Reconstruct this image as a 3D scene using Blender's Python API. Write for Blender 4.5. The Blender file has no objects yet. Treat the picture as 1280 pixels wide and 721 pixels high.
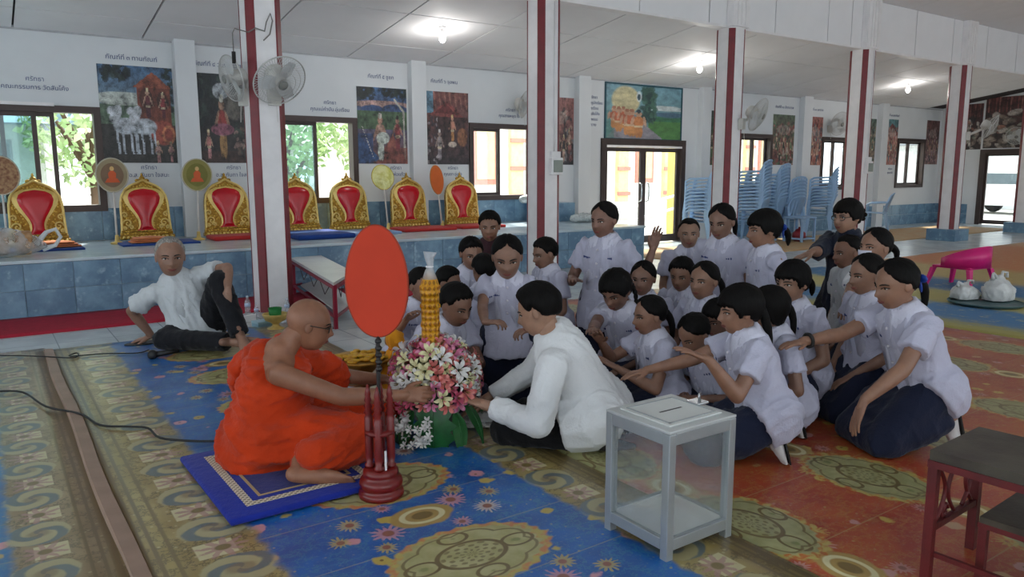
import bpy, bmesh, math, random
import numpy as np
from mathutils import Vector, Matrix
from mathutils.bvhtree import BVHTree

random.seed(7)
rng = np.random.default_rng(7)
scene = bpy.context.scene
COL = scene.collection
R = math.radians

# ------------------------------------------------------------------ camera
FPX, PITCH, AZ, ROLL, HCAM = 953.0, R(8.592), R(34.742), R(0.149), 1.30
_fw = np.array([math.sin(AZ)*math.cos(PITCH), math.cos(AZ)*math.cos(PITCH), -math.sin(PITCH)])
_r0 = np.array([math.cos(AZ), -math.sin(AZ), 0.0])
_u0 = np.cross(_r0, _fw)
_rt = math.cos(ROLL)*_r0 - math.sin(ROLL)*_u0
_up = math.cos(ROLL)*_u0 + math.sin(ROLL)*_r0
CAMPOS = np.array([0, 0, HCAM])
cam_data = bpy.data.cameras.new('camera')
cam_data.sensor_width = 36.0
cam_data.lens = FPX/1280*36.0
cam_data.clip_end = 300
cam = bpy.data.objects.new('camera', cam_data)
COL.objects.link(cam)
M = Matrix.Identity(4)
for i in range(3):
    M[i][0], M[i][1], M[i][2], M[i][3] = _rt[i], _up[i], -_fw[i], CAMPOS[i]
cam.matrix_world = M
scene.camera = cam

# ------------------------------------------------------------------ world, exposure
world = bpy.data.worlds.new('overcast_sky')
scene.world = world
world.use_nodes = True
wn = world.node_tree.nodes
wbg = wn['Background']
wbg.inputs['Color'].default_value = (0.86, 0.94, 1.0, 1)
wbg.inputs['Strength'].default_value = 5.0
vs = scene.view_settings
vs.view_transform = 'Standard'
vs.look = 'None'
vs.exposure = -0.56
vs.gamma = 1.0
vs.use_curve_mapping = False
sun_d = bpy.data.lights.new('sun', 'SUN')
sun_d.energy = 14.0
sun_d.angle = R(6)
sun_d.color = (1.0, 0.97, 0.9)
sun = bpy.data.objects.new('sun', sun_d)
sun.rotation_euler = (R(-38), R(18), 0)      # high sun, from beyond the window wall
COL.objects.link(sun)

# ------------------------------------------------------------------ geometry of the photograph: pixel -> place
def ray(x, y):
    return _fw*FPX + _rt*(x-640) - _up*(y-360.5)
def at(x, y, d):                              # point at forward distance d
    return CAMPOS + ray(x, y)/FPX*d
def onz(x, y, z=0.0):                         # point on a level plane
    v = ray(x, y); return CAMPOS + v*((z-HCAM)/v[2])
def onY(x, y, Y):                             # point on a plane parallel to the window wall
    v = ray(x, y); return CAMPOS + v*(Y/v[1])
def onX(x, y, X):
    v = ray(x, y); return CAMPOS + v*(X/v[0])
FH = np.array([math.sin(AZ), math.cos(AZ), 0.0])
RH = np.array([math.cos(AZ), -math.sin(AZ), 0.0])
UP = np.array([0, 0, 1.0])

# ------------------------------------------------------------------ materials
def lin(h):
    h = h.lstrip('#')
    v = [int(h[i:i+2], 16)/255 for i in (0, 2, 4)]
    return tuple((c/12.92 if c <= 0.04045 else ((c+0.055)/1.055)**2.4) for c in v)
class NT:
    """small expression builder over a material's node tree"""
    def __init__(s, name):
        s.m = bpy.data.materials.new(name); s.m.use_nodes = True
        s.t = s.m.node_tree; s.n = s.t.nodes; s.l = s.t.links
        s.b = s.n['Principled BSDF']
    def _in(s, sock, v):
        if isinstance(v, V): s.l.new(v.s, sock)
        elif isinstance(v, (tuple, list)):
            sock.default_value = tuple(v) + ((1,) if len(v) == 3 and len(sock.default_value) == 4 else ())
        else: sock.default_value = v
    def math(s, op, a, b=0.0, c=0.0):
        n = s.n.new('ShaderNodeMath'); n.operation = op
        s._in(n.inputs[0], a); s._in(n.inputs[1], b); s._in(n.inputs[2], c)
        return V(s, n.outputs[0])
    def coord(s):
        n = s.n.new('ShaderNodeTexCoord'); return V(s, n.outputs['Object'])
    def sep(s, v):
        n = s.n.new('ShaderNodeSeparateXYZ'); s._in(n.inputs[0], v)
        return [V(s, o) for o in n.outputs]
    def comb(s, x, y, z):
        n = s.n.new('ShaderNodeCombineXYZ')
        for i, q in enumerate((x, y, z)): s._in(n.inputs[i], q)
        return V(s, n.outputs[0])
    def noise(s, v, scale=5., detail=3., rough=.55, color=False):
        n = s.n.new('ShaderNodeTexNoise'); s._in(n.inputs['Vector'], v)
        n.inputs['Scale'].default_value = scale; n.inputs['Detail'].default_value = detail; n.inputs['Roughness'].default_value = rough
        return V(s, n.outputs['Color' if color else 'Fac'])
    def voro(s, v, scale=5., rand=1., feature='F1', out='Distance'):
        n = s.n.new('ShaderNodeTexVoronoi'); s._in(n.inputs['Vector'], v); n.feature = feature
        n.inputs['Scale'].default_value = scale; n.inputs['Randomness'].default_value = rand
        return V(s, n.outputs[out])
    def mix(s, f, a, b):
        n = s.n.new('ShaderNodeMix'); n.data_type = 'RGBA'; n.clamp_factor = True
        s._in(n.inputs[0], f); s._in(n.inputs[6], a); s._in(n.inputs[7], b)
        return V(s, n.outputs[2])
    def step(s, x, lo, hi):                     # smooth 0..1 ramp
        n = s.n.new('ShaderNodeMapRange'); n.interpolation_type = 'SMOOTHSTEP'
        s._in(n.inputs[0], x); n.inputs[1].default_value = lo; n.inputs[2].default_value = hi
        return V(s, n.outputs[0])
    def bump(s, h, strength=.3, dist=.01):
        n = s.n.new('ShaderNodeBump'); n.inputs['Strength'].default_value = strength; n.inputs['Distance'].default_value = dist
        s._in(n.inputs['Height'], h); s.l.new(n.outputs[0], s.b.inputs['Normal'])
    def set(s, key, v): s._in(s.b.inputs[key], v)
class V:
    def __init__(s, nt, sock): s.nt, s.s = nt, sock
    def __add__(s, o): return s.nt.math('ADD', s, o)
    __radd__ = __add__
    def __sub__(s, o): return s.nt.math('SUBTRACT', s, o)
    def __rsub__(s, o): return s.nt.math('SUBTRACT', o, s)
    def __mul__(s, o): return s.nt.math('MULTIPLY', s, o)
    __rmul__ = __mul__
    def __truediv__(s, o): return s.nt.math('DIVIDE', s, o)
    def abs(s): return s.nt.math('ABSOLUTE', s)
    def sqrt(s): return s.nt.math('SQRT', s)
    def sin(s): return s.nt.math('SINE', s)
    def floor(s): return s.nt.math('FLOOR', s)
    def max(s, o): return s.nt.math('MAXIMUM', s, o)
    def min(s, o): return s.nt.math('MINIMUM', s, o)
    def atan2(s, o): return s.nt.math('ARCTAN2', s, o)
    def rep(s, p, c=0.0):                       # centred repeat with period p round c
        return s.nt.math('WRAP', s - c, p/2, -p/2)
def mat(name, col, rough=.6, metal=0., var=.10, scale=6., bump=0., bscale=60., spec=.5, col2=None, sheen=0.):
    if isinstance(col, str): col = lin(col)
    if isinstance(col2, str): col2 = lin(col2)
    t = NT(name); co = t.coord()
    nz = t.noise(co, scale, 4.)
    a = tuple(max(0, c*(1-var)) for c in col); b = tuple(min(1, c*(1+var)) for c in col)
    if col2: b = col2
    t.set('Base Color', t.mix(t.step(nz, .3, .7), a, b))
    t.set('Roughness', rough); t.set('Metallic', metal); t.set('Specular IOR Level', spec)
    if sheen: t.set('Sheen Weight', sheen)
    if bump: t.bump(t.noise(co, bscale, 3.), bump, .01)
    return t.m
MATS = {}
def gm(key, *a, **k):
    if key not in MATS: MATS[key] = mat(key, *a, **k)
    return MATS[key]
def glass(name, tint=(1, 1, 1), gloss=.06, haze=0.0):
    if name in MATS: return MATS[name]
    t = NT(name); n = t.n; l = t.l
    out = n['Material Output']
    tr = n.new('ShaderNodeBsdfTransparent'); tr.inputs[0].default_value = (*tint, 1)
    gl = n.new('ShaderNodeBsdfGlossy'); gl.inputs['Roughness'].default_value = .03
    lw = n.new('ShaderNodeLayerWeight'); lw.inputs[0].default_value = .5
    fa = V(t, lw.outputs['Facing']); fa = fa*fa; fa = fa*fa*.5+.04
    mx = n.new('ShaderNodeMixShader'); t._in(mx.inputs[0], fa)
    l.new(tr.outputs[0], mx.inputs[1]); l.new(gl.outputs[0], mx.inputs[2])
    last = mx
    if haze:
        nz = t.noise(t.coord(), 9., 3.)
        df = n.new('ShaderNodeBsdfDiffuse'); df.inputs[0].default_value = (.8, .8, .8, 1)
        m2 = n.new('ShaderNodeMixShader'); t._in(m2.inputs[0], nz*(haze*2))
        l.new(mx.outputs[0], m2.inputs[1]); l.new(df.outputs[0], m2.inputs[2]); last = m2
    l.new(last.outputs[0], out.inputs[0])
    MATS[name] = t.m
    return t.m

# ------------------------------------------------------------------ meshes
class MB:
    """collects verts and faces"""
    def __init__(s): s.v = []; s.f = []
    def add(s, vs, fs):
        o = len(s.v); s.v += [tuple(map(float, p)) for p in vs]; s.f += [tuple(i+o for i in f) for f in fs]; return s
    def box(s, a, b, bev=0.0):
        x0, y0, z0 = a; x1, y1, z1 = b
        x0, x1 = min(x0, x1), max(x0, x1); y0, y1 = min(y0, y1), max(y0, y1); z0, z1 = min(z0, z1), max(z0, z1)
        if bev <= 0:
            s.add([(x0,y0,z0),(x1,y0,z0),(x1,y1,z0),(x0,y1,z0),(x0,y0,z1),(x1,y0,z1),(x1,y1,z1),(x0,y1,z1)],
                  [(0,3,2,1),(4,5,6,7),(0,1,5,4),(1,2,6,5),(2,3,7,6),(3,0,4,7)])
        else:
            bm = bmesh.new(); bmesh.ops.create_cube(bm, size=1)
            for q in bm.verts:
                q.co = ((x0+x1)/2+q.co.x*(x1-x0), (y0+y1)/2+q.co.y*(y1-y0), (z0+z1)/2+q.co.z*(z1-z0))
            bmesh.ops.bevel(bm, geom=bm.edges[:], offset=min(bev, .45*min(x1-x0, y1-y0, z1-z0)), segments=2, affect='EDGES', profile=.5)
            bm.verts.index_update()
            s.add([q.co[:] for q in bm.verts], [[q.index for q in f.verts] for f in bm.faces]); bm.free()
        return s
    def bar(s, p, q, w, h=None, up=(0, 0, 1)):
        h = h or w; p = Vector(p); q = Vector(q); d = (q-p).normalized(); u = Vector(up)
        if abs(d.dot(u)) > .98: u = Vector((0, 1, 0))
        sd = d.cross(u).normalized(); u = sd.cross(d)
        vs = []
        for c in (p, q):
            for a, b in ((-1,-1),(1,-1),(1,1),(-1,1)): vs.append(c+sd*(a*w/2)+u*(b*h/2))
        return s.add([v[:] for v in vs], [(0,1,2,3),(7,6,5,4),(0,4,5,1),(1,5,6,2),(2,6,7,3),(3,7,4,0)])
    def tube(s, pts, rad, seg=8, cap=True, closed=False):
        pts = [np.array(p, float) for p in pts]; n = len(pts)
        rs = rad if hasattr(rad, '__len__') else [rad]*n
        vs = []; fs = []; prev = None
        for i, p in enumerate(pts):
            a = pts[(i-1) % n] if (closed or i > 0) else p
            b = pts[(i+1) % n] if (closed or i < n-1) else p
            d = b-a; d = d/(np.linalg.norm(d)+1e-12)
            if prev is None:
                ref = np.array([0, 0, 1.]) if abs(d[2]) < .9 else np.array([1., 0, 0])
                sd = np.cross(d, ref)
            else: sd = prev - d*np.dot(prev, d)
            sd /= (np.linalg.norm(sd)+1e-12); prev = sd; u = np.cross(sd, d)
            for k in range(seg):
                t = 2*math.pi*k/seg; vs.append(p + rs[i]*(math.cos(t)*sd+math.sin(t)*u))
        m = n if closed else n-1
        for i in range(m):
            for k in range(seg):
                a = i*seg+k; b = i*seg+(k+1) % seg; c = ((i+1) % n)*seg+(k+1) % seg; d = ((i+1) % n)*seg+k
                fs.append((a, d, c, b))
        if cap and not closed:
            fs.append(tuple(range(seg))); fs.append(tuple(reversed(range((n-1)*seg, n*seg))))
        return s.add(vs, fs)
    def lathe(s, prof, o=(0, 0, 0), seg=24, axis=None):
        vs = []; fs = []; n = len(prof)
        for r, z in prof:
            for k in range(seg):
                t = 2*math.pi*k/seg; vs.append((o[0]+r*math.cos(t), o[1]+r*math.sin(t), o[2]+z))
        for i in range(n-1):
            for k in range(seg):
                fs.append((i*seg+k, i*seg+(k+1) % seg, (i+1)*seg+(k+1) % seg, (i+1)*seg+k))
        fs.append(tuple(reversed(range(seg)))); fs.append(tuple(range((n-1)*seg, n*seg)))
        return s.add(vs, fs)
    def ell(s, c, r, seg=16, ring=10, axes=None):
        c = np.array(c, float); A = np.eye(3) if axes is None else np.array(axes, float)
        vs = []; fs = []
        for i in range(1, ring):
            t = math.pi*i/ring
            for k in range(seg):
                p = 2*math.pi*k/seg
                q = np.array([math.sin(t)*math.cos(p)*r[0], math.sin(t)*math.sin(p)*r[1], math.cos(t)*r[2]])
                vs.append(c + q@A)
        top = len(vs); vs.append(c + np.array([0, 0, r[2]])@A); bot = len(vs); vs.append(c - np.array([0, 0, r[2]])@A)
        for i in range(ring-2):
            for k in range(seg):
                fs.append((i*seg+k, (i+1)*seg+k, (i+1)*seg+(k+1) % seg, i*seg+(k+1) % seg))
        for k in range(seg):
            fs.append((top, k, (k+1) % seg)); o = (ring-2)*seg; fs.append((bot, o+(k+1) % seg, o+k))
        return s.add(vs, fs)
    def prism(s, poly, t0, t1, f):               # poly of (a,b); f(a,b,t) -> point
        n = len(poly)
        vs = [f(a, b, t0) for a, b in poly] + [f(a, b, t1) for a, b in poly]
        fs = [tuple(reversed(range(n))), tuple(range(n, 2*n))] + [(i, (i+1) % n, n+(i+1) % n, n+i) for i in range(n)]
        return s.add(vs, fs)
    def mesh(s, name='mesh', smooth=False):
        me = bpy.data.meshes.new(name); me.from_pydata(s.v, [], s.f)
        if smooth: me.polygons.foreach_set('use_smooth', [True]*len(me.polygons))
        me.update(); return me
    def build(s, name, m, parent=None, smooth=False):
        o = obj(name, s.mesh(name, smooth), m, parent)
        if parent is not None and parent.type == 'EMPTY': pass
        return o
def obj(name, me, m=None, parent=None, loc=None):
    o = bpy.data.objects.new(name, me); COL.objects.link(o)
    if m is not None and me is not None and len(me.materials) == 0: me.materials.append(m)
    if parent is not None: o.parent = parent
    if loc is not None: o.location = loc
    return o
def tag(o, label, cat, group=None):
    o['label'] = label; o['category'] = cat
    if group: o['group'] = group
    return o
def thing(name, label, cat, loc=(0, 0, 0), rz=0.0, group=None):
    o = bpy.data.objects.new(name, None); COL.objects.link(o)
    o.empty_display_size = .1; o.location = tuple(loc); o.rotation_euler = (0, 0, rz)
    return tag(o, label, cat, group)
def struct(o): o['kind'] = 'structure'; return o
def dup(root, loc=None, rz=None, label=None, parent=None):
    r = root.copy(); COL.objects.link(r)
    if parent is not None: r.parent = parent
    if loc is not None: r.location = tuple(loc)
    if rz is not None: r.rotation_euler = (0, 0, rz)
    if label: r['label'] = label
    for ch in list(root.children): dup(ch, parent=r)
    return r
def shade(me): me.polygons.foreach_set('use_smooth', [True]*len(me.polygons)); return me
# ================================================================== the hall
W = 10.2                     # inner face of the long window wall
XE = 20.6                    # inner face of the end wall
XL, YN = -6.0, -7.0          # open sides of the hall behind and left of the photographer
ZC = 2.883                   # aisle ceiling at the window wall
KC = 0.14                    # aisle ceiling rise per metre away from the wall
YC = 7.32                    # column line
ZB, ZT = 3.29, 4.05          # panelled fascia over the columns
def zceil(y): return ZC + KC*(W-y)

M_wall = mat('painted_wall', '#dfe2e4', .75, var=.03, scale=1.5, bump=.05, bscale=40)
M_panel = mat('ceiling_board', '#f0eff0', .7, var=.03, scale=1.2)
M_gap = mat('dark_gap', '#3a3637', .9)
M_white = mat('white_paint', '#efecec', .55, var=.04)
M_red = mat('red_gloss_paint', '#74141f', .4, var=.12, scale=10)
M_alu_brown = mat('brown_aluminium', '#4b3f3c', .45, .3, var=.08)
M_glass = glass('window_glass', (.96, .98, .98))
M_glass_t = glass('tinted_window_glass', (.62, .76, .78))

def marble():
    t = NT('blue_marble_tile'); co = t.coord()
    oi = t.n.new('ShaderNodeObjectInfo'); rn = V(t, oi.outputs['Random'])
    va = t.n.new('ShaderNodeVectorMath'); t.l.new(co.s, va.inputs[0]); t._in(va.inputs[1], t.comb(rn*37.0, rn*91.0, rn*53.0)); co = V(t, va.outputs[0])
    n1 = t.noise(co, 3.2, 6., .65); n2 = t.noise(co, 11., 5., .6)
    c = t.mix(t.step(n1, .38, .66), lin('#5f7f9a'), lin('#7fa2ba'))
    c = t.mix(t.step(n2, .55, .75), c, lin('#9dbccd'))
    t.set('Base Color', c); t.set('Roughness', .28); t.set('Specular IOR Level', .5)
    return t.m
M_tile = marble()
M_grout = mat('tile_grout', '#9fb4c0', .8)

def holed_wall(name, f, u0, u1, z0, z1, t0, t1, holes, m):
    us = sorted({u0, u1, *[h[0] for h in holes], *[h[1] for h in holes]})
    zs = sorted({z0, z1, *[h[2] for h in holes], *[h[3] for h in holes]})
    b = MB()
    for i in range(len(us)-1):
        for j in range(len(zs)-1):
            cu, cz = (us[i]+us[i+1])/2, (zs[j]+zs[j+1])/2
            if any(h[0] < cu < h[1] and h[2] < cz < h[3] for h in holes): continue
            b.box(f(us[i], t0, zs[j]), f(us[i+1], t1, zs[j+1]))
    return struct(b.build(name, m))

# --- floor
def floor_mat():
    t = NT('pale_floor_tile'); co = t.coord(); x, y, z = t.sep(co)
    n = t.noise(co, 2.5, 5.)
    c = t.mix(t.step(n, .35, .65), lin('#b9bfc0'), lin('#cdd2d2'))
    ln = t.step(x.rep(.4).abs().min(y.rep(.4).abs()), .002, .006)
    t.set('Base Color', t.mix(ln, lin('#8f9698'), c)); t.set('Roughness', .22)
    return t.m
struct(MB().box((XL, YN, -.12), (XE+.2, W+.2, 0)).build('floor', floor_mat()))

# --- window wall
WIN = [(-1.45, 1.22, .89, 2.05), (3.33, 4.41, .92, 2.05), (6.29, 7.50, .90, 2.05),
       (12.62, 13.66, .94, 2.06), (15.44, 16.53, .93, 2.06), (18.55, 19.82, .94, 2.10)]
DOOR = (8.98, 11.04, 0.0, 1.88)
fY = lambda u, t, z: (u, t, z)
fX = lambda u, t, z: (t, u, z)
holed_wall('wall_back', fY, XL, XE+.2, 0, 4.3, W, W+.16, WIN+[DOOR], M_wall)
EDOOR = (8.18, 9.15, 0.0, 1.83)
holed_wall('wall_end', fX, YN, W, 0, 6.0, XE, XE+.16, [EDOOR], M_wall)

# the two sides behind and left of the photographer: unseen walls added to dim the foreground, openings sized for the daylight
holed_wall('wall_near', fY, XL, XE, 0, 6.0, YN-.16, YN, [(x, x+2.7, .6, 3.6) for x in np.arange(XL+1, XE-3, 3.4)], M_wall)
holed_wall('wall_left', fX, YN, W, 0, 6.0, XL-.16, XL, [(y, y+2.7, .6, 3.2) for y in (-5.5, -2.2, 1.2, 4.6)], M_wall)
# --- pilasters of the window wall
for k, (a, b) in enumerate([(2.07, 2.31), (5.24, 5.48), (8.36, 8.62), (11.40, 11.64), (14.56, 14.86), (17.60, 17.88)]):
    o = MB().box((a, W-.13, 0), (b, W, zceil(W)+.05), .006).build('trim_%d' % (k+1), M_wall); struct(o)

# --- blue tiles
ZD, YD, XD = .527, 8.18, 8.07        # dais height, front, right end
tile_cache = {}
def tile(parent, x0, x1, z0, z1, y, depth=.012, axis='y'):
    key = (round(x1-x0, 3), round(z1-z0, 3), axis)
    if key not in tile_cache:
        w, h = (x1-x0)/2-.002, (z1-z0)/2-.002
        me = (MB().box((-w, -depth, -h), (w, 0, h), .002) if axis == 'y' else MB().box((0, -w, -h), (depth, w, h), .002)).mesh('tile')
        me.materials.append(M_tile); tile_cache[key] = me
    loc = ((x0+x1)/2, y, (z0+z1)/2) if axis == 'y' else (y, (x0+x1)/2, (z0+z1)/2)
    return obj('tile', tile_cache[key], None, parent, loc)
wains = thing('baseboard_back', 'low blue marble tile wainscot along the foot of the window wall', 'wainscot'); del wains['label'], wains['category']; struct(wains)
for k in range(27):                     # above the dais
    x0 = -2.4+k*.397
    if x0+.397 > XD: break
    tile(wains, x0, x0+.397, ZD, .905, W)
x = XD
while x < XE-.05:
    x1 = min(x+.4, XE)
    if not (x1 > DOOR[0]-.05 and x < DOOR[1]+.05):
        tile(wains, x, x1, .0, .25, W); tile(wains, x, x1, .25, .50, W)
    x = x1
ew = struct(bpy.data.objects.new('baseboard_end', None)); COL.objects.link(ew)
for y0 in (9.2, 9.6, 10.0-.2):
    pass
y = W
while y > 5.2:
    y0 = y-.4
    if not (y > EDOOR[0]-.06 and y0 < EDOOR[1]+.06):
        tile(ew, y0, y, .0, .25, XE-.012, axis='x'); tile(ew, y0, y, .25, .50, XE-.012, axis='x')
    y = y0

# --- windows: frame, sashes, panes
def sash(parent, x0, x1, z0, z1, y, w, gm_):
    s = MB()
    s.box((x0, y-.015, z0), (x0+w, y+.015, z1)); s.box((x1-w, y-.015, z0), (x1, y+.015, z1))
    s.box((x0+w, y-.015, z0), (x1-w, y+.015, z0+w)); s.box((x0+w, y-.015, z1-w), (x1-w, y+.015, z1))
    so = s.build('sash', M_alu_brown, parent)
    MB().box((x0+w, y-.003, z0+w), (x1-w, y+.003, z1-w)).build('pane', gm_, so)
for k, (a, b, z0, z1) in enumerate(WIN):
    root = struct(bpy.data.objects.new('window_%d' % (k+1), None)); COL.objects.link(root)
    f = MB(); t = .055; y0, y1 = W-.03, W+.13
    f.box((a-.02, y0, z0-.02), (a+t, y1, z1+.02)); f.box((b-t, y0, z0-.02), (b+.02, y1, z1+.02))
    f.box((a+t, y0, z0-.02), (b-t, y1, z0+t)); f.box((a+t, y0, z1-t), (b-t, y1, z1+.02))
    f.build('frame', M_alu_brown, root)
    a2, b2, c0, c1 = a+t, b-t, z0+t, z1-t
    if k == 0:
        sash(root, a2, -.35, c0, c1, W+.07, .045, M_glass_t); sash(root, -.42, .60, c0, c1, W+.04, .05, M_glass_t)
        sash(root, .25, .78, c0, c1, W+.10, .045, M_glass)
        MB().box((-.6, W-.06, z1+.01), (.78, W-.005, z1+.045)).build('light_strip', M_white, root)
    elif k in (1, 2):
        mid = a+(b-a)*.46
        sash(root, a2, mid+.04, c0, c1, W+.07, .045, M_glass_t if k == 1 else M_glass); 
        MB().box((mid, W+.085, c0), (mid+.05, W+.12, c1)).build('mullion', M_alu_brown, root)
    else:
        mid = (a+b)/2
        sash(root, a2, mid+.03, c0, c1, W+.07, .045, M_glass); sash(root, mid-.03, b2, c0, c1, W+.10, .045, M_glass)

# --- glazed double door of the window wall
droot = struct(bpy.data.objects.new('door_1', None)); COL.objects.link(droot)
a, b, _, z1 = DOOR; t = .09
f = MB(); f.box((a-.02, W-.04, 0), (a+t, W+.13, z1+.02)); f.box((b-t, W-.04, 0), (b+.02, W+.13, z1+.02)); f.box((a+t, W-.04, z1-t), (b-t, W+.13, z1+.02))
f.build('frame', M_alu_brown, droot)
MB().box((a+t, W-.045, z1-.13), (b-t, W-.03, z1-t-.005)).build('track', M_white, droot)
mid = (a+b)/2
for s0, s1, hx in ((a+t, mid, mid-.09), (mid, b-t, mid+.09)):
    s = MB(); w = .07; y = W+.04
    s.box((s0, y-.02, .02), (s0+w, y+.02, z1-.13)); s.box((s1-w, y-.02, .02), (s1, y+.02, z1-.13))
    s.box((s0+w, y-.02, .02), (s1-w, y+.02, .15)); s.box((s0+w, y-.02, z1-.2), (s1-w, y+.02, z1-.13))
    lf = s.build('door_leaf', M_alu_brown, droot)
    MB().box((s0+w, y-.004, .15), (s1-w, y+.004, z1-.2)).build('pane', M_glass, lf)
    pts = [(hx, y-.02, .78), (hx, y-.08, .80), (hx, y-.09, .88), (hx, y-.09, 1.02), (hx, y-.08, 1.10), (hx, y-.02, 1.12)]
    MB().tube(pts, .012, 8).build('handle', gm('polished_steel', '#b9bbbd', .25, .9), lf, True)
# --- glazed door of the end wall
droot = struct(bpy.data.objects.new('door_2', None)); COL.objects.link(droot)
a, b, _, z1 = EDOOR; t = .08
f = MB()
f.box((XE-.05, a-.03, 0), (XE+.13, a+t, z1+.02)); f.box((XE-.05, b-t, 0), (XE+.13, b+.03, z1+.02)); f.box((XE-.05, a+t, z1-t), (XE+.13, b-t, z1+.02))
f.build('frame', M_alu_brown, droot)
s = MB(); w = .06; x = XE+.03
s.box((x-.02, a+t, .02), (x+.02, a+t+w, z1-t)); s.box((x-.02, b-t-w, .02), (x+.02, b-t, z1-t)); s.box((x-.02, a+t+w, .02), (x+.02, b-t-w, .12)); s.box((x-.02, a+t+w, z1-t-w), (x+.02, b-t-w, z1-t))
lf = s.build('door_leaf', M_alu_brown, droot)
MB().box((x-.004, a+t+w, .12), (x+.004, b-t-w, z1-t-w)).build('pane', M_glass, lf)

# --- aisle ceiling: boards with dark open joints
croot = struct(bpy.data.objects.new('ceiling', None)); COL.objects.link(croot)
MB().prism([(YC, zceil(YC)+.03), (W+.1, zceil(W+.1)+.03), (W+.1, zceil(W+.1)+.10), (YC, zceil(YC)+.10)], XL, XE, lambda y, z, x: (x, y, z)).build('backing', M_gap, croot)
bc = {}
def board(x0, x1, ya, yb):
    key = (round(x1-x0, 3), round(ya, 2), round(yb, 2))
    if key not in bc:
        g = .011; w = (x1-x0)/2-g
        me = MB().prism([(ya+g, zceil(ya+g)), (yb-g, zceil(yb-g)), (yb-g, zceil(yb-g)+.028), (ya+g, zceil(ya+g)+.028)], -w, w, lambda y, z, x: (x, y, z)).mesh('board')
        me.materials.append(M_panel); bc[key] = me
    return obj('board', bc[key], None, croot, ((x0+x1)/2, 0, 0))
xs = [.457+1.287*i for i in range(-4, 16)]
for i in range(len(xs)-1):
    for ya, yb in ((YC, 8.32), (8.32, 9.52), (9.52, W)):
        board(xs[i], xs[i+1], ya, yb)
# cornice line where ceiling meets the wall
MB().box((XL, W-.02, ZC-.015), (XE, W, ZC+.01)).build('cornice', gm('cornice_grey', '#b5b5b8', .7), croot)

# --- panelled fascia over the columns and the nave ceiling beyond it
froot = struct(bpy.data.objects.new('wall_fascia', None)); COL.objects.link(froot)
MB().box((XL, YC-.045, ZB+.01), (XE, YC+.06, ZT-.005)).build('backing', M_gap, froot)
pm = {}
fx = [XL]+[6.98+1.29*i for i in range(-9, 1)]+[8.27, 9.68, 10.97, 11.6, 12.26, 13.54, 14.83, 16.14, 17.41, 18.70, 20.0, XE]
for i in range(len(fx)-1):
    x0, x1 = fx[i], min(fx[i+1], XE)
    if x1 <= x0 or (i % 2 == 0 and False): continue
    key = round(x1-x0, 3)
    if key not in pm:
        w = (x1-x0)/2-.008
        me = MB().box((-w, -.02, 0), (w, 0, ZT-ZB)).mesh('panel'); me.materials.append(M_panel); pm[key] = me
    obj('panel', pm[key], None, froot, ((x0+x1)/2, YC-.045, ZB))
MB().box((XL, YC-.07, ZB-.02), (XE, YC+.07, ZB+.01)).build('edge_strip', M_white, froot)
nroot = struct(bpy.data.objects.new('ceiling_nave', None)); COL.objects.link(nroot)
def znave(y): return ZT + .10*(YC-y)
MB().prism([(YC+.05, znave(YC)+.03), (YN, znave(YN)+.03), (YN, znave(YN)+.10), (YC+.05, znave(YC)+.10)], XL, XE, lambda y, z, x: (x, y, z)).build('backing', M_gap, nroot)
nb = {}
for i in range(len(xs)-1):
    for j in range(10):
        yb = YC-.05-1.22*j; ya = yb-1.22
        if yb < 1.0: continue
        if j not in nb:
            g = .005; w = 1.287/2-g
            me = MB().prism([(ya+g, znave(ya+g)), (yb-g, znave(yb-g)), (yb-g, znave(yb-g)+.028), (ya+g, znave(ya+g)+.028)], -w, w, lambda y, z, x: (x, y, z)).mesh('board')
            me.materials.append(M_panel); nb[j] = me
        obj('board', nb[j], None, nroot, ((xs[i]+xs[i+1])/2, 0, 0))
MB().prism([(1.0, znave(1.0)), (YN, znave(YN)), (YN, znave(YN)+.028), (1.0, znave(1.0)+.028)], XL, XE, lambda y, z, x: (x, y, z)).build('plain_boarding', M_panel, nroot)

# --- columns: white shaft, red chamfered corners, blue foot block
COLX = [2.26+3.27*i for i in range(-1, 6)]
cw, ch = .155, .05
def col_mesh():
    b = MB(); z0, z1 = 0, ZB-.0
    # shaft octagon with narrow chamfers: white faces slightly inside, red strips separate
    poly = [(-cw+ch, -cw), (cw-ch, -cw), (cw, -cw+ch), (cw, cw-ch), (cw-ch, cw), (-cw+ch, cw), (-cw, cw-ch), (-cw, -cw+ch)]
    b.prism(poly, z0, z1, lambda a, c, t: (a, c, t)); return b
csh = col_mesh().mesh('shaft'); csh.materials.append(M_white)
strips = []
for sx, sy in ((-1, -1), (1, -1), (1, 1), (-1, 1)):
    e = .004
    p = [(sx*(cw-ch-.012), sy*(cw+e)), (sx*(cw-ch+.002), sy*(cw+e)), (sx*(cw+e), sy*(cw-ch+.002)), (sx*(cw+e), sy*(cw-ch-.012)), (sx*(cw-.01), sy*(cw-ch-.012)), (sx*(cw-ch-.012), sy*(cw-.01))]
    if sx*sy < 0: p = p[::-1]
    me = MB().prism(p, .0, ZB-.03, lambda a, c, t: (a, c, t)).mesh('corner_strip'); me.materials.append(M_red); strips.append(me)
capm = MB()
capm.box((-cw-.02, -cw-.02, ZB-.01), (cw+.02, cw+.02, ZT), .004)
for q in (-.08, 0, .08):
    capm.box((q-.006, -cw-.028, ZB+.02), (q+.006, -cw-.019, ZT-.02)); capm.box((-cw-.028, q-.006, ZB+.02), (-cw-.019, q+.006, ZT-.02))
capme = capm.mesh('capital'); capme.materials.append(M_white)
blk = MB().box((-.27, -.27, 0), (.27, .27, .22), .008).mesh('foot_block'); blk.materials.append(M_tile)
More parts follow.
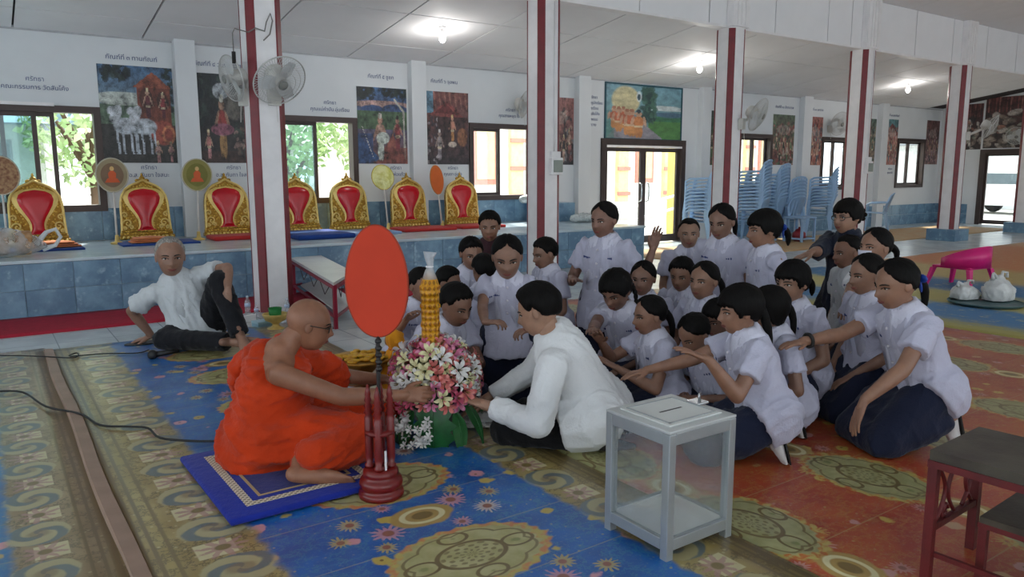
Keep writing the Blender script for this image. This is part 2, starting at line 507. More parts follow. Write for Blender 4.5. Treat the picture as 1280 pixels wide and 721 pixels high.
for k, cx in enumerate(COLX):
    root = struct(bpy.data.objects.new('trim_%d' % (20+k), None)); COL.objects.link(root); root.location = (cx, YC, 0)
    obj('shaft', csh, None, root)
    for me in strips: obj('corner_strip', me, None, root)
    obj('capital', capme, None, root)
    if k >= 5: obj('foot_block', blk, None, root)

# --- the dais
droot = thing('dais', 'long low platform faced with blue marble tiles along the window wall', 'platform')
M_top = mat('lightened_blue_stone_top', '#c3d3da', .22, var=.08, scale=4)  # pale stone, lightened further in colour for the windows reflecting on it
MB().box((-2.6, YD+.014, 0), (XD-.014, W-.013, ZD-.03)).build('core', M_grout, droot)
MB().box((-2.6, YD-.012, ZD-.03), (XD+.012, W-.013, ZD), .006).build('top_slab', M_top, droot)
for k in range(27):
    x0 = -2.6+.268-.0+k*.397-.0
    x0 = .268-.397*7+k*.397
    x1 = min(x0+.397, XD)
    if x1-x0 < .05: break
    tile(droot, x0, x1, .0, .25, YD+.013); tile(droot, x0, x1, .25, ZD-.03, YD+.013)
for k in range(5):
    tile(droot, YD+.02+k*.395, YD+.02+(k+1)*.395, 0, .25, XD-.014, axis='x'); tile(droot, YD+.02+k*.395, YD+.02+(k+1)*.395, .25, ZD-.03, XD-.014, axis='x')
# raised tiled step at the dais end, under the narrow poster
st = thing('stone_step', 'small blue tiled block standing on the right end of the platform', 'block', (8.06-.45, W-.30, ZD))
MB().box((-.36, -.22, 0), (.36, .14, .30), .006).build('block', M_tile, st)
# ================================================================== carpets
def carpet_mat(name, field, field2, u0, wid, vper, swap=False, border=True, med=('#9f9a63', '#b0ab7a'), rim='#c0794a', voff=2.09, bcol=('#8d7842', '#a4925c'), flow='#c98d94', uc=None, uper=None, scr='#3f7f9c', mott=.35, mcol='#3f7fa8', coat=.28):
    t = NT(name); co = t.coord(); x, y, z = t.sep(co)
    u, v = (x, y) if not swap else (x, y)
    wob = t.noise(co, 14., 3.)
    wob2 = t.noise(co, 4., 3.)
    fine = t.noise(co, 90., 2.)
    f = t.mix(t.step(wob2, .35, .65), lin(field), lin(field2))
    f = t.mix(t.step(fine, .55, .8)*.35, f, lin('#9a9a8c'))
    def petals(cu, cv, r0, n, col, base, amp=.35, inner=None):
        th = cu.atan2(cv); r = (cu*cu+cv*cv).sqrt()
        fw_ = t.noise(co, 60., 3.)
        lim = r/((th*n).sin()*amp+1.0)+wob*(r0*.9)-r0*.45+fw_*(r0*.9)-r0*.45
        o = t.mix(t.step(lim, r0*1.0, r0*.72)*.75, base, col)
        if inner: o = t.mix(t.step(r, r0*.45, r0*.3), o, inner)
        return o
    # dense background weave: scrolls and speckled florals in the field
    sc1 = t.noise(co, 9., 6., .7); sc2 = t.voro(co, 26., 1.)
    f = t.mix(t.step((sc1-.5).abs(), .030, .008)*.55, f, lin(scr))
    f = t.mix(t.step(sc2, .17, .10)*t.step(wob2, .45, .6)*.8, f, lin('#a79a5c'))
    f = t.mix(t.step(t.noise(t.comb(x*1.0, y*4.0, z), 9., 4., .7), .52, .72)*mott, f, lin(mcol))
    # medallions
    if not swap:
        c1 = u-(u0+wid/2) if uc is None else u-uc; c2 = v.rep(vper, voff); A, B = .305, .2
    else:
        c1 = v.rep(vper, voff); c2 = u.rep(uper, uc); A, B = .305, .2
    # scattered small flowers
    vc = t.voro(co, 7.5, .75); vcol = t.sep(t.voro(co, 7.5, .75, out='Color'))
    sm = t.step(vc*7.5*.1333+wob*.5-.25, .28, .20)
    f = t.mix(sm*t.step(vcol[0], .35, .4), f, t.mix(t.step(vcol[1], .4, .6), lin(flow), lin('#b9a24e')))
    f = t.mix(t.step(vc*7.5*.1333, .07, .04)*t.step(vcol[0], .35, .4), f, lin('#7d5f35'))
    # big flower sprays between the medallions
    h = vper/2
    d2 = v.rep(vper, voff+h) if not swap else v.rep(vper, voff+h)
    base1 = c1 if not swap else c2
    q1 = base1 if not swap else d2
    q2 = d2 if not swap else c2
    for du, dv, rr, n, cc in ((.16, .06, .055, 15, flow), (-.17, -.06, .06, 13, flow), (.25, -.07, .05, 17, '#cbb7a0'), (-.26, .08, .045, 15, '#b8a565'), (.33, .04, .04, 13, '#b9a24e'), (-.34, -.03, .04, 13, '#b9a24e'), (.22, .14, .04, 13, '#b9a24e'), (-.22, -.15, .04, 13, '#b9a24e'), (.10, -.13, .035, 13, flow), (-.10, .14, .035, 13, flow)):
        f = petals(q1-du, q2-dv, rr, n, lin(cc), f, .3, lin('#8f5a4a'))
    # scroll motif
    r = ((q1/.13)*(q1/.13)+(q2/.09)*(q2/.09)).sqrt()
    f = t.mix(t.step(r+wob*.3, 1.2, 1.05), f, lin('#a88a4c'))
    f = t.mix(t.step((r-.62).abs(), .13, .06), f, lin('#d0c79a'))
    f = t.mix(t.step(r, .38, .28), f, lin('#77602f'))
    # medallion body
    e = ((c1/A)*(c1/A)+(c2/B)*(c2/B)).sqrt(); th = (c2/B).atan2(c1/A)
    ee = e+wob*.16-.08+(th*26).sin()*.025
    f = t.mix(t.step(ee, 1.03, .97), f, t.mix(t.step(t.noise(co, 30., 2.), .4, .6), lin(rim), lin('#b3a357')))
    body = t.mix(t.step(wob, .3, .7), lin(med[0]), lin(med[1]))
    line = lin('#6d5c33')
    body = t.mix(t.step((e-.42).abs(), .045, .02), body, line)
    lat = t.step(((e*40).sin()*(th*9).sin()), .1, .5)*t.step(e, .42, .36)
    body = t.mix(lat*.7, body, line)
    for sx, sy, ra in ((.62, .0, .2), (-.62, .0, .2), (0, .66, .18), (0, -.66, .18)):
        k1 = c1/A-sx; k2 = c2/B-sy; k = (k1*k1+k2*k2).sqrt()
        body = t.mix(t.step((k-ra).abs(), .035, .015), body, line)
        body = t.mix(t.step(k+wob*.2, ra*.85, ra*.6)*.6, body, lin('#6f7a3e'))
    cr = (th*4).sin().abs()
    body = t.mix(t.step((e-.72-cr*.1).abs(), .03, .012)*.8, body, line)
    f = t.mix(t.step(ee, .90, .86), f, body)
    # loom lines
    f = t.mix(t.step(v.rep(vper/2, voff+.16).abs(), .004, .0015)*.5, f, lin('#a39a6a'))
    if border:
        du0 = ((u-u0)*.8).min((u0+wid)-u)
        bw = .34
        bb = t.mix(t.step(wob2, .3, .7), lin(bcol[0]), lin(bcol[1]))
        bb = t.mix(t.step((sc1-.5).abs(), .028, .008)*.7, bb, lin('#55492c')); bb = t.mix(t.step(sc2, .2, .1)*.6, bb, lin('#b9ae86'))
        bb = t.mix(t.step((du0*160).sin(), .2, .9)*t.step(du0, .12, .08), bb, lin('#6f5d36'))
        b1 = du0-.22; b2 = v.rep(.36, voff)
        rr = (b1*b1+b2*b2).sqrt(); ta = b1.atan2(b2)
        sw = ((rr*70)+ta*2.0).sin()
        bb = t.mix(t.step(rr+wob*.03, .125, .115), bb, t.mix(t.step(sw+wob*1.6-.8, -.2, .6), lin('#a89e74'), lin('#66706f') if not swap else lin('#8a5136')))
        bb = t.mix(t.step(rr+wob*.03, .06, .04)*.6, bb, lin('#7d6648'))
        b3 = v.rep(.36, voff+.18)
        bx = (b1+.03).abs().max(b3.abs()*.9)
        bb = t.mix(t.step(bx, .055, .05), bb, lin('#c4bb8f'))
        bb = petals(b1+.01, b3, .06, 9, lin('#a97c78'), bb, .4, lin('#7c6a3a'))
        f = t.mix(t.step(du0+wob*.06, bw+.02, bw-.02), f, bb)
        f = t.mix(t.step((du0-.02).abs(), .012, .006), f, lin('#75623a'))
    t.set('Coat Weight', coat); t.set('Coat Roughness', .28)
    t.set('Base Color', f); t.set('Roughness', .36); t.set('Specular IOR Level', .6)
    t.bump(t.noise(co, 220., 2.)+wob, .06, .003)
    return t.m

def carpet(name, label, x0, x1, y0, y1, m, h=.008, wave=0.0, z0=0.0):
    nx, ny = max(2, int((x1-x0)/.12)), max(2, int((y1-y0)/.12))
    X = np.linspace(x0, x1, nx); Y = np.linspace(y0, y1, ny)
    gx, gy = np.meshgrid(X, Y)
    gz = z0+h+wave*(.5+.5*np.sin(gy*5.2+1.3*np.sin(gx*2.3)))*(.5+.5*np.sin(gx*3.1+gy*.8))
    b = MB(); vs = [(a, c, d) for a, c, d in zip(gx.ravel(), gy.ravel(), gz.ravel())]
    fs = [(j*nx+i, j*nx+i+1, (j+1)*nx+i+1, (j+1)*nx+i) for j in range(ny-1) for i in range(nx-1)]
    b.add(vs, fs)
    rim = [j*nx for j in range(ny)]
    idx = list(range(nx)) + [j*nx+nx-1 for j in range(1, ny)] + [(ny-1)*nx+i for i in range(nx-2, -1, -1)] + [j*nx for j in range(ny-2, 0, -1)]
    o = len(b.v); b.v += [(b.v[i][0], b.v[i][1], z0+.0005) for i in idx]; n = len(idx)
    b.f += [(idx[i], o+i, o+(i+1) % n, idx[(i+1) % n]) for i in range(n)]
    ob = b.build(name, m, None, True)
    return tag(ob, label, 'carpet')
M_blue = carpet_mat('blue_medallion_carpet', '#064f98', '#0a61ae', .33, 1.78, .72, uc=1.28)
M_left = carpet_mat('left_blue_carpet', '#1c5f9a', '#2673ac', -1.45, 1.74, .72, bcol=('#86704a', '#9c8660'), voff=2.4, mott=.5, mcol='#7d8a86', coat=.4)
M_redc = carpet_mat('red_medallion_carpet', '#9c331f', '#ac4d28', 2.12, 5.0, .80, swap=True, border=False, med=('#8f8c5c', '#a09d6e'), rim='#b5652c', voff=1.70, uc=2.26, uper=.78, flow='#b98a86', scr='#a8763a', mott=.65, mcol='#b07a38', coat=.1)
M_gold = carpet_mat('gold_band_carpet', '#a5843c', '#b49a52', 2.02, 1.2, .72, border=True)
carpet('patterned_carpet', 'blue carpet with cream oval medallions and gold border under the monk', .34, 2.12, -1.0, 6.50, M_blue, .012, .004)
carpet('patterned_carpet', 'faded beige and blue carpet strip left of the taped seam', -1.40, .30, -1.0, 6.60, M_left, .010, .012)
carpet('patterned_carpet', 'orange-red carpet with green oval medallions under the kneeling children', 2.125, 6.6, -2.0, 4.75, M_redc, .007, .0)
def band_mat():
    t = NT('banded_far_carpet'); co = t.coord(); x, y, z = t.sep(co)
    n = t.noise(t.comb(x*1.0, y*.35, z), 7., 5., .7); n2 = t.noise(co, 30., 3.)
    n3 = t.noise(t.comb(x*3.0, y*1.2, z), 6., 4., .7)
    s = x+n*.5+n3*.5
    c = t.mix(t.step(s, 6.6, 7.0), lin('#b8632f'), lin('#a39a55'))
    c = t.mix(t.step(s, 7.3, 7.7), c, lin('#3f78a8'))
    c = t.mix(t.step(s, 8.2, 8.5), c, lin('#b3ab6a'))
    c = t.mix(t.step(s, 9.0, 9.4), c, lin('#2f6f9f'))
    c = t.mix(t.step(s, 10.0, 10.4), c, lin('#b39a5f'))
    c = t.mix(t.step(s, 11.3, 11.9), c, lin('#c27a49'))
    c = t.mix(t.step(s, 15.0, 16.), c, lin('#c49a70'))
    c = t.mix(t.step(n3, .56, .68)*.75, c, lin('#c3b77c'))
    c = t.mix(t.step(n2, .6, .8)*.5, c, lin('#8a7a4a'))
    t.set('Base Color', c); t.set('Roughness', .6); t.bump(n2, .15, .004)
    return t.m
carpet('patterned_carpet', 'long carpet with orange, yellow and blue bands beyond the pink chair', 6.62, 19.5, -2.0, 6.20, band_mat(), .007)
carpet('patterned_carpet', 'orange carpet end on the floor behind the kneeling children', 3.5, 6.6, 4.77, 6.05, M_redc, .007)
carpet('beige_carpet', 'pale beige carpet between the columns and the stacked chairs', 8.4, 19.5, 7.75, 9.45, gm('beige_carpet', '#c2ab84', .8, var=.15, scale=5, col2='#b98f63'), .006)
carpet('red_runner', 'plain crimson carpet runner along the foot of the tiled platform', -2.6, 4.2, 7.25, 8.17, gm('crimson_carpet', '#a5122e', .85, var=.12, scale=20, bump=.2, bscale=200), .008)
# taped seam between the two left carpets
b = MB(); n = 60
ys = np.linspace(-1.0, 6.5, n)
for i in range(n-1):
    xa = .318+.006*math.sin(ys[i]*3.1); xb = .318+.006*math.sin(ys[i+1]*3.1)
    b.add([(xa-.026, ys[i], .024), (xa+.026, ys[i], .020), (xb+.026, ys[i+1], .020), (xb-.026, ys[i+1], .024)], [(0, 1, 2, 3)])
    b.add([(xa-.026, ys[i], .024), (xa-.040, ys[i], .001), (xb-.040, ys[i+1], .001), (xb-.026, ys[i+1], .024)], [(0, 3, 2, 1)])
    b.add([(xa+.026, ys[i], .020), (xa+.034, ys[i], .001), (xb+.034, ys[i+1], .001), (xb+.026, ys[i+1], .020)], [(0, 1, 2, 3)])
tag(b.build('seam_tape', gm('brown_tape', '#9a7f6e', .5, var=.1), None), 'narrow brownish tape covering the joint between the two left carpets', 'tape')
# ================================================================== outside, seen through the glass
M_ground = gm('pale_concrete', '#b9b6ae', .9, var=.08, scale=.7)
struct(MB().box((-30, W+.2, -.35), (70, 70, -.12)).build('ground_outside', M_ground))
struct(MB().box((XE+.2, -20, -.35), (70, W+.2, -.12)).build('ground_side', M_ground))
def leaf_mat(name, a, b):
    t = NT(name); n = t.noise(t.coord(), 1.7, 5.)
    t.set('Base Color', t.mix(t.step(n, .35, .65), lin(a), lin(b))); t.set('Roughness', .7); return t.m
def tree(label, x, y, h, r, seed, m):
    g = np.random.default_rng(seed)
    root = thing('tree', label, 'tree', (x, y, -.12), 0, 'trees outside the windows')
    b = MB(); b.tube([(0, 0, 0), (.05, 0, h*.3), (0, .05, h*.6)], [.10, .08, .05], 8)
    for k in range(5):
        a = k*1.26; b.tube([(0, 0, h*(.3+.05*k)), (math.cos(a)*r*.5, math.sin(a)*r*.5, h*(.55+.05*k))], [.06, .03], 6)
    b.build('trunk', gm('bark', '#5d4a3a', .9, bump=.4), root, True)
    n = 1500; vs = []; fs = []
    for k in range(n):
        d = nrm0(g.normal(size=3)); c = d*np.array([r, r, h*.34])*(.55+.45*g.random()**.4)+np.array([0, 0, h*.68])
        a = nrm0(g.normal(size=3)); u = nrm0(np.cross(a, d)+1e-3); s_ = .05+.06*g.random()
        o = len(vs); vs += [c-a*s_, c+u*s_*.5, c+a*s_, c-u*s_*.5]; fs.append((o, o+1, o+2, o+3))
    q = MB().add(vs, fs).build('foliage', m, root); q['kind'] = 'stuff'
def nrm0(v): v = np.asarray(v, float); return v/(np.linalg.norm(v)+1e-9)
LM1 = leaf_mat('leaf_mid', '#6f9458', '#a3bd80'); LM2 = leaf_mat('leaf_overexposed', '#8fae72', '#c3d4a4')  # leaf greens paled in colour to look overexposed through the windows
for k, (x, y, h, r, lab) in enumerate([(-.6, 14.2, 3.3, .95, 'low leafy tree outside the tinted left pane of the leftmost window'), (1.55, 14.4, 3.5, 1.0, 'pale green tree outside the right pane of the leftmost window'), (4.75, 14.3, 3.3, .9, 'leafy tree outside the tinted pane of the window beside the first column'), (6.6, 14.5, 3.6, .85, 'pale green tree outside the clear pane of the window beside the first column')]):
    tree(lab, x, y, h, r, 40+k, LM1 if k % 2 == 0 else LM2)
def house(label, x0, x1, y0, y1, h, roofc, wallc, posts=0):
    root = thing('building', label, 'building', ((x0+x1)/2, (y0+y1)/2, -.12))
    w, d = (x1-x0)/2, (y1-y0)/2
    MB().box((-w, -d, 0), (w, d, h)).build('wall', gm('wall_'+wallc.strip('#'), wallc, .85), root)
    rf = MB().prism([(-d-.6, h-.05), (d+.6, h-.05), (0, h+1.1)], -w-.5, w+.5, lambda y, z, x: (x, y, z)); rf.build('roof', gm('roof_'+roofc.strip('#'), roofc, .7), root)
    n = max(2, int((x1-x0)/1.6))
    for i in range(n):
        cx = -w+(2*w)*(i+.5)/n
        wi = MB().box((cx-.4, -d-.03, .9), (cx+.4, -d+.02, 2.0)).build('window', gm('shutter_grey', '#8d9498', .6), root)
        for q in (-.2, .2): MB().box((cx+q-.16, -d-.045, .96), (cx+q+.16, -d-.032, 1.94)).build('pane', gm('dark_pane', '#55636b', .2), wi)
    for i in range(posts):
        cx = -w+(2*w)*i/(posts-1)
        MB().box((cx-.09, -d-1.2, 0), (cx+.09, -d-1.02, h-.2)).build('post', gm('post_white', '#e6e6e2', .7), root)
house('white shed with blue-grey roof outside the leftmost window', -6, 1.0, 15.5, 18.5, 2.3, '#7d98a8', '#dfe1df', 5)
house('low pale building outside the window beside the first column', 2.2, 6.6, 19.0, 22., 2.2, '#c9b8a4', '#e3ddd0', 5)
# ornate temple hall outside the double door: pale wall, gilded pilasters, red panels, gilt and red lightened to look overexposed
troot = thing('temple_hall', 'pale temple hall with gilded pillars and red panels outside the double door', 'building', (17.2, 18.6, -.12))
MB().box((-9, 0, 0), (9, 4, 4.6)).build('wall', gm('wall_cream', '#f2efe8', .85), troot)
MB().box((-9.2, -.5, 0), (9.2, 0, .5)).build('plinth', gm('plinth_white', '#dedbd4', .8), troot)
for i in range(9):
    cx = -8.4+2.1*i
    p = MB().box((cx-.22, -.16, .5), (cx+.22, 0, 4.2)).build('pillar', gm('overexposed_gilt', '#e6d3a0', .6, .0, bump=.3, bscale=30), troot)
    for z in (.7, 1.5, 2.3, 3.1): MB().box((cx-.27, -.21, z), (cx+.27, -.16, z+.12)).build('band', gm('overexposed_red_lacquer', '#d08a78', .6), p)
    wn_ = MB().box((cx+.65, -.06, 1.1), (cx+1.45, 0, 2.9)).build('window', gm('overexposed_red_lacquer', '#d08a78', .6), troot)
    MB().box((cx+.75, -.08, 1.25), (cx+1.35, -.055, 2.7)).build('pane', gm('overexposed_gilt', '#e6d3a0', .6), wn_)
    MB().prism([(cx+.5, 2.9), (cx+1.6, 2.9), (cx+1.05, 3.6)], -.08, 0, lambda x, z, y: (x, y, z)).build('gable', gm('overexposed_gilt', '#e6d3a0', .6), wn_)
yp = MB().box((-.09, -.09, 0), (.09, .09, 3.4), .02); tag(yp.build('yellow_post', gm('yellow_paint', '#e8cd6a', .6)), 'yellow square post outside the right leaf of the double door', 'post'); bpy.data.objects['yellow_post'].location = (13.3, 12.6, -.12)
rr_ = thing('ramp_railing', 'white metal ramp railing outside the double door', 'railing', (0, 0, -.12))
for i in range(5):
    x = 10.6+i*.8; MB().bar((x, 12.0, 0), (x, 12.0, .55+.14*i), .05).build('post', M_white, rr_)
for o_ in (.0, -.28): MB().bar((10.5, 12.0, .52+o_), (13.9, 12.0, 1.12+o_), .045).build('rail', M_white, rr_)
# parked car outside the end door
car = thing('parked_car', 'silver-white parked car outside the far end door', 'car', (29., 11.6, -.12), R(80))
prof = [(-2.1, .3), (-2.1, .75), (-1.9, .95), (-1.2, 1.0), (-.7, 1.42), (.7, 1.45), (1.3, 1.0), (2.0, .85), (2.15, .55), (2.15, .3)]
MB().prism(prof, -.82, .82, lambda x, z, y: (x, y, z)).build('body', gm('car_paint', '#d5d8da', .25, .2), car)
for s in (-1, 1):
    for x in (-1.3, 1.35):
        wv = MB().lathe([(.0, -.1), (.3, -.1), (.33, -.06), (.33, .06), (.3, .1), (0, .1)], seg=18)
        wv.v = [(x+a, s*.78+c, .33+b) for a, b, c in wv.v]; wv.build('wheel', gm('tyre', '#1d1d1d', .8), car)
    MB().prism([(-1.0, 1.02), (-.62, 1.36), (.62, 1.38), (1.05, 1.02)], s*.825, s*.83, lambda x, z, y: (x, y, z)).build('side_window', gm('dark_pane', '#55636b', .2), car)
house('grey house with a gabled roof behind the parked car', 33, 40, 10, 20, 2.6, '#8b8f92', '#cfd2d2')
# ================================================================== pictures, lettering, lamps, fans on the walls
def att_mat(name, rough=.5):
    t = NT(name); a = t.n.new('ShaderNodeVertexColor'); a.layer_name = 'print'
    nz = t.noise(t.coord(), 60., 3.)
    t.set('Base Color', t.mix(nz*.18, V(t, a.outputs[0]), (.2, .2, .22))); t.set('Roughness', rough); return t.m
M_print = att_mat('printed_vinyl')
class Pic:
    """small painter: colour field sampled on a grid"""
    def __init__(s, w, h, seed):
        s.w, s.h = w, h; s.g = np.random.default_rng(seed)
        s.Y, s.X = np.meshgrid((np.arange(h)+.5)/h, (np.arange(w)+.5)/w, indexing='ij'); s.a = h/w
        s.c = np.zeros((h, w, 3))
    def col(s, c): return np.array(lin(c))
    def fill(s, c1, c2): s.c[:] = s.col(c1)*(1-s.Y[..., None])+s.col(c2)*s.Y[..., None]
    def put(s, m, c, al=1.0): m = (m*al)[..., None]; s.c = s.c*(1-m)+s.col(c)*m
    def ell(s, x, y, rx, ry, c, al=1.0, rot=0.0):
        dx, dy = s.X-x, (s.Y-y); ca, sa = math.cos(rot), math.sin(rot)
        u = dx*ca+dy*s.a*sa; v = -dx*sa+dy*s.a*ca
        d = (u/rx)**2+(v/(ry*s.a))**2; s.put(np.clip((1.15-d)/.3, 0, 1), c, al)
    def rect(s, x0, y0, x1, y1, c, al=1.0): s.put(((s.X > x0)&(s.X < x1)&(s.Y > y0)&(s.Y < y1)).astype(float), c, al)
    def tri(s, p, c, al=1.0):
        m = np.ones_like(s.X); (ax_, ay), (bx, by), (cx, cy) = p
        o = (bx-ax_)*(cy-ay)-(by-ay)*(cx-ax_); sg = 1 if o > 0 else -1
        for (x0, y0), (x1, y1) in (((ax_, ay), (bx, by)), ((bx, by), (cx, cy)), ((cx, cy), (ax_, ay))):
            m *= (((x1-x0)*(s.Y-y0)-(y1-y0)*(s.X-x0))*sg > 0)
        s.put(m, c, al)
    def speck(s, x0, y0, x1, y1, n, r, cols, al=.8):
        for _ in range(n): s.ell(x0+(x1-x0)*s.g.random(), y0+(y1-y0)*s.g.random(), r*(.5+s.g.random()), r*(.4+.6*s.g.random())/s.a, cols[s.g.integers(len(cols))], al, s.g.random()*3)
    def line(s, pts, w, c, al=1.0):
        for (x0, y0), (x1, y1) in zip(pts[:-1], pts[1:]):
            n = int(max(abs(x1-x0), abs(y1-y0))*60)+2
            for q in np.linspace(0, 1, n): s.ell(x0+(x1-x0)*q, y0+(y1-y0)*q, w, w/s.a, c, al)
    def man(s, x, y, h, top, low, skin='#c99a7a', head='#e8d7a0'):
        s.ell(x-.03*h, y-.16*h, .055*h, .20*h, low); s.ell(x+.04*h, y-.16*h, .055*h, .20*h, low)
        s.ell(x, y-.48*h, .12*h, .19*h, top); s.ell(x-.14*h, y-.5*h, .035*h, .17*h, skin, .9, .3); s.ell(x+.14*h, y-.5*h, .035*h, .17*h, skin, .9, -.3)
        s.ell(x, y-.33*h, .11*h, .045*h, '#e0cfa0', .7)
        s.ell(x, y-.74*h, .075*h, .075*h, skin); s.ell(x, y-.83*h, .055*h, .06*h, head)
def paint(k, w=64, h=88):
    p = Pic(w, h, 100+k)
    if k == 0:      # carriage with two white horses
        p.fill('#3d6f9c', '#9fb0a0'); p.rect(0, .40, 1, .62, '#5d7a4a', .8); p.ell(.3, .34, .4, .07, '#cdd3c4', .8); p.rect(0, .6, 1, 1, '#3c3a34')
        p.speck(0, 0, .4, .14, 30, .05, ['#22302a', '#31453a', '#1a2622']); p.speck(.85, 0, 1, .45, 26, .04, ['#22302a', '#2c4034'])
        p.tri([(.44, .22), (.98, .22), (.72, .05)], '#a8502a'); p.rect(.5, .22, .95, .60, '#8b3f22'); p.ell(.62, .33, .09, .11, '#5a2c1c'); p.ell(.84, .35, .08, .10, '#5a2c1c')
        p.man(.64, .52, .34, '#6d2a30', '#5a2430'); p.man(.85, .52, .30, '#a83333', '#6a2430'); p.ell(.82, .68, .17, .13, '#b2482a'); p.ell(.9, .70, .09, .10, '#d0763c'); p.ell(.9, .7, .06, .07, '#9c3c24')
        for x in (.22, .48):
            p.ell(x+.10, .62, .16, .085, '#c3cbd4'); p.ell(x-.02, .50, .07, .10, '#d2d8df', 1, .4); p.ell(x-.08, .46, .05, .045, '#d2d8df', 1, .6)
            for q in (-.02, .05, .16, .22): p.line([(x+q, .66), (x+q+.02, .90)], .016, '#bac4d0')
        p.man(.74, .99, .26, '#d09a90', '#c98a86'); p.man(.92, .98, .24, '#c98a86', '#c07a78')
    elif k == 1:    # standing figure in red
        p.fill('#1d2a2c', '#3a2f2a'); p.speck(0, 0, 1, .6, 80, .06, ['#16211f', '#27382f', '#1b2a30', '#33463a']); p.ell(.75, .35, .3, .16, '#7d7468', .6)
        p.rect(0, .86, 1, 1, '#4c3228'); p.ell(.46, .19, .16, .09, '#d6dfe6', .7); p.man(.46, .92, .78, '#b03020', '#b5843c', '#b98a6a', '#e6e2d0'); p.ell(.46, .62, .22, .07, '#a85a70'); p.man(.18, .94, .36, '#c77a70', '#d58a88'); p.speck(.7, .6, .95, .9, 26, .04, ['#4a5a4a', '#6f5a48', '#a07c70'])
    elif k == 2:    # old man and woman on a path
        p.fill('#2f6da6', '#7a4a3a'); p.ell(.5, .22, .6, .05, '#d9a48c', .8); p.ell(.3, .28, .22, .05, '#2c4f86'); p.ell(.75, .27, .25, .06, '#35558a'); p.rect(0, .31, 1, .55, '#4d6c48')
        p.speck(0, 0, .35, .16, 40, .05, ['#1b2420', '#253028']); p.speck(.5, 0, 1, .1, 40, .05, ['#1b2420', '#26332a']); p.line([(.95, .98), (.93, .3), (.75, .15)], .02, '#c3bfae')
        p.tri([(0, .62), (.45, .95), (0, 1)], '#2c5a92'); p.rect(.0, .6, .3, 1, '#2a4f84', .8); p.tri([(.35, 1), (1, 1), (.7, .6)], '#9a5040'); p.rect(.4, .78, 1, 1, '#8c4436', .8)
        p.man(.45, .93, .68, '#c79880', '#cfd8cc', '#c08a70', '#d9d2c4'); p.ell(.5, .66, .13, .08, '#d3ddd2'); p.man(.80, .80, .5, '#a83a3c', '#8c3038', '#b5806a', '#2a1c18'); p.line([(.08, .5), (.3, .92)], .008, '#d8d4c8')
    elif k == 3:    # hut scene
        p.fill('#8c5148', '#3a3034'); p.rect(0, 0, .18, .3, '#5f93b0')
        for i in range(14): p.line([(.2+i*.06, .0), (.24+i*.06, .22)], .012, ['#b0705e', '#7a3c38'][i % 2], .8)
        p.tri([(.1, .32), (.95, .38), (.5, .12)], '#9a453c'); p.tri([(.2, .3), (.7, .3), (.48, .16)], '#7a2c2a'); p.rect(.2, .34, .9, .9, '#4a3230', .8)
        p.speck(0, .35, .3, 1, 60, .03, ['#2a2830', '#8c8088', '#4a4048', '#c0b4b4']); p.speck(.3, .75, 1, 1, 60, .03, ['#3a2a2c', '#5d4648', '#2b2024']); p.man(.62, .66, .4, '#c77f62', '#c9873c', '#c58a6c', '#e0c070'); p.man(.32, .92, .46, '#b9a8a4', '#a89aa0', '#b7978a', '#d9d2cc'); p.ell(.85, .62, .12, .13, '#b5703c', .8); p.ell(.62, .72, .1, .04, '#c9b7a6')
    elif k == 5:    # procession under a tree
        p = Pic(96, 52, 105); p.fill('#6fa6b8', '#5d8f86'); p.rect(.55, .56, 1, 1, '#4c8a3c'); p.rect(.55, .56, 1, .66, '#2f7a52'); p.ell(.8, .40, .3, .05, '#dfe4e0', .7); p.ell(.85, .52, .3, .05, '#456f8a')
        p.tri([(.0, 1), (.75, 1), (.3, .5)], '#8f8a94'); p.rect(0, .5, .1, 1, '#4f8f86', .6); p.ell(.25, .28, .18, .26, '#d8c98c', .9)
        p.speck(.47, .04, .64, .66, 170, .03, ['#1f4a44', '#2d5f52', '#173c3a', '#3c6f5a'])
        for x, y, hh_ in ((.10, .80, .30), (.16, .86, .34), (.22, .80, .30), (.27, .92, .36), (.33, .94, .38)): p.man(x, y, hh_*1.5, '#c8612c', '#d28a3a', '#c99874', '#b0704c')
        p.man(.42, .96, .58, '#cf7a2e', '#d08434', '#d0a07c', '#26404c'); p.ell(.42, .2, .035, .10, '#d9e6ea', .8); p.ell(.42, .21, .022, .06, '#2d4f5c')
    elif k in (20, 21):
        p = Pic(72, 64, 105+k); p.fill('#5c2b26', '#3d2a28')
        for i in range(24): p.line([(i/24, 0), (i/24+.01, .28)], .010, ['#9a4a42', '#6d2f2c', '#b06a5c'][i % 3], .8)
        p.speck(0, .3, 1, 1, 90, .06, ['#cfc2b4', '#8d7b6c', '#4a3c36', '#b9a795', '#6e5a4c', '#2f2624']); p.speck(.2, .4, .9, .9, 40, .05, ['#ded4c6', '#97a08c', '#a86a52'])
    else:
        pal = {4: ['#b06a62', '#2d2c30', '#8a8a8c', '#403a3c', '#c9a08c'], 7: ['#33482f', '#4d6a3d', '#7b3b30', '#20301f'], 8: ['#4d6a48', '#a0584c', '#2b3c2c', '#c7b4a0', '#6a8a5c', '#8c3a34'], 9: ['#b0483c', '#c9785c', '#7c2f2c', '#d4a68c', '#4a6f7c'],
               10: ['#5c7a6a', '#a88a6c', '#3d4c40', '#c2aa90'], 11: ['#a84a44', '#c77060', '#5b8f96', '#7c342f', '#d2a596'], 12: ['#84504c', '#a87874', '#4a3234', '#b9989c', '#5f4448']}[k]
        p.fill(pal[-1] if k in (9, 11) else pal[0], pal[1]); 
        if k in (9, 11): p.rect(0, 0, 1, .3, '#5a98a0' if k == 11 else '#b86a5c'); p.tri([(0, .3), (1, .3), (.5, .08)], '#8a3a34')
        p.speck(0, .15, 1, 1, 150, .06, pal)
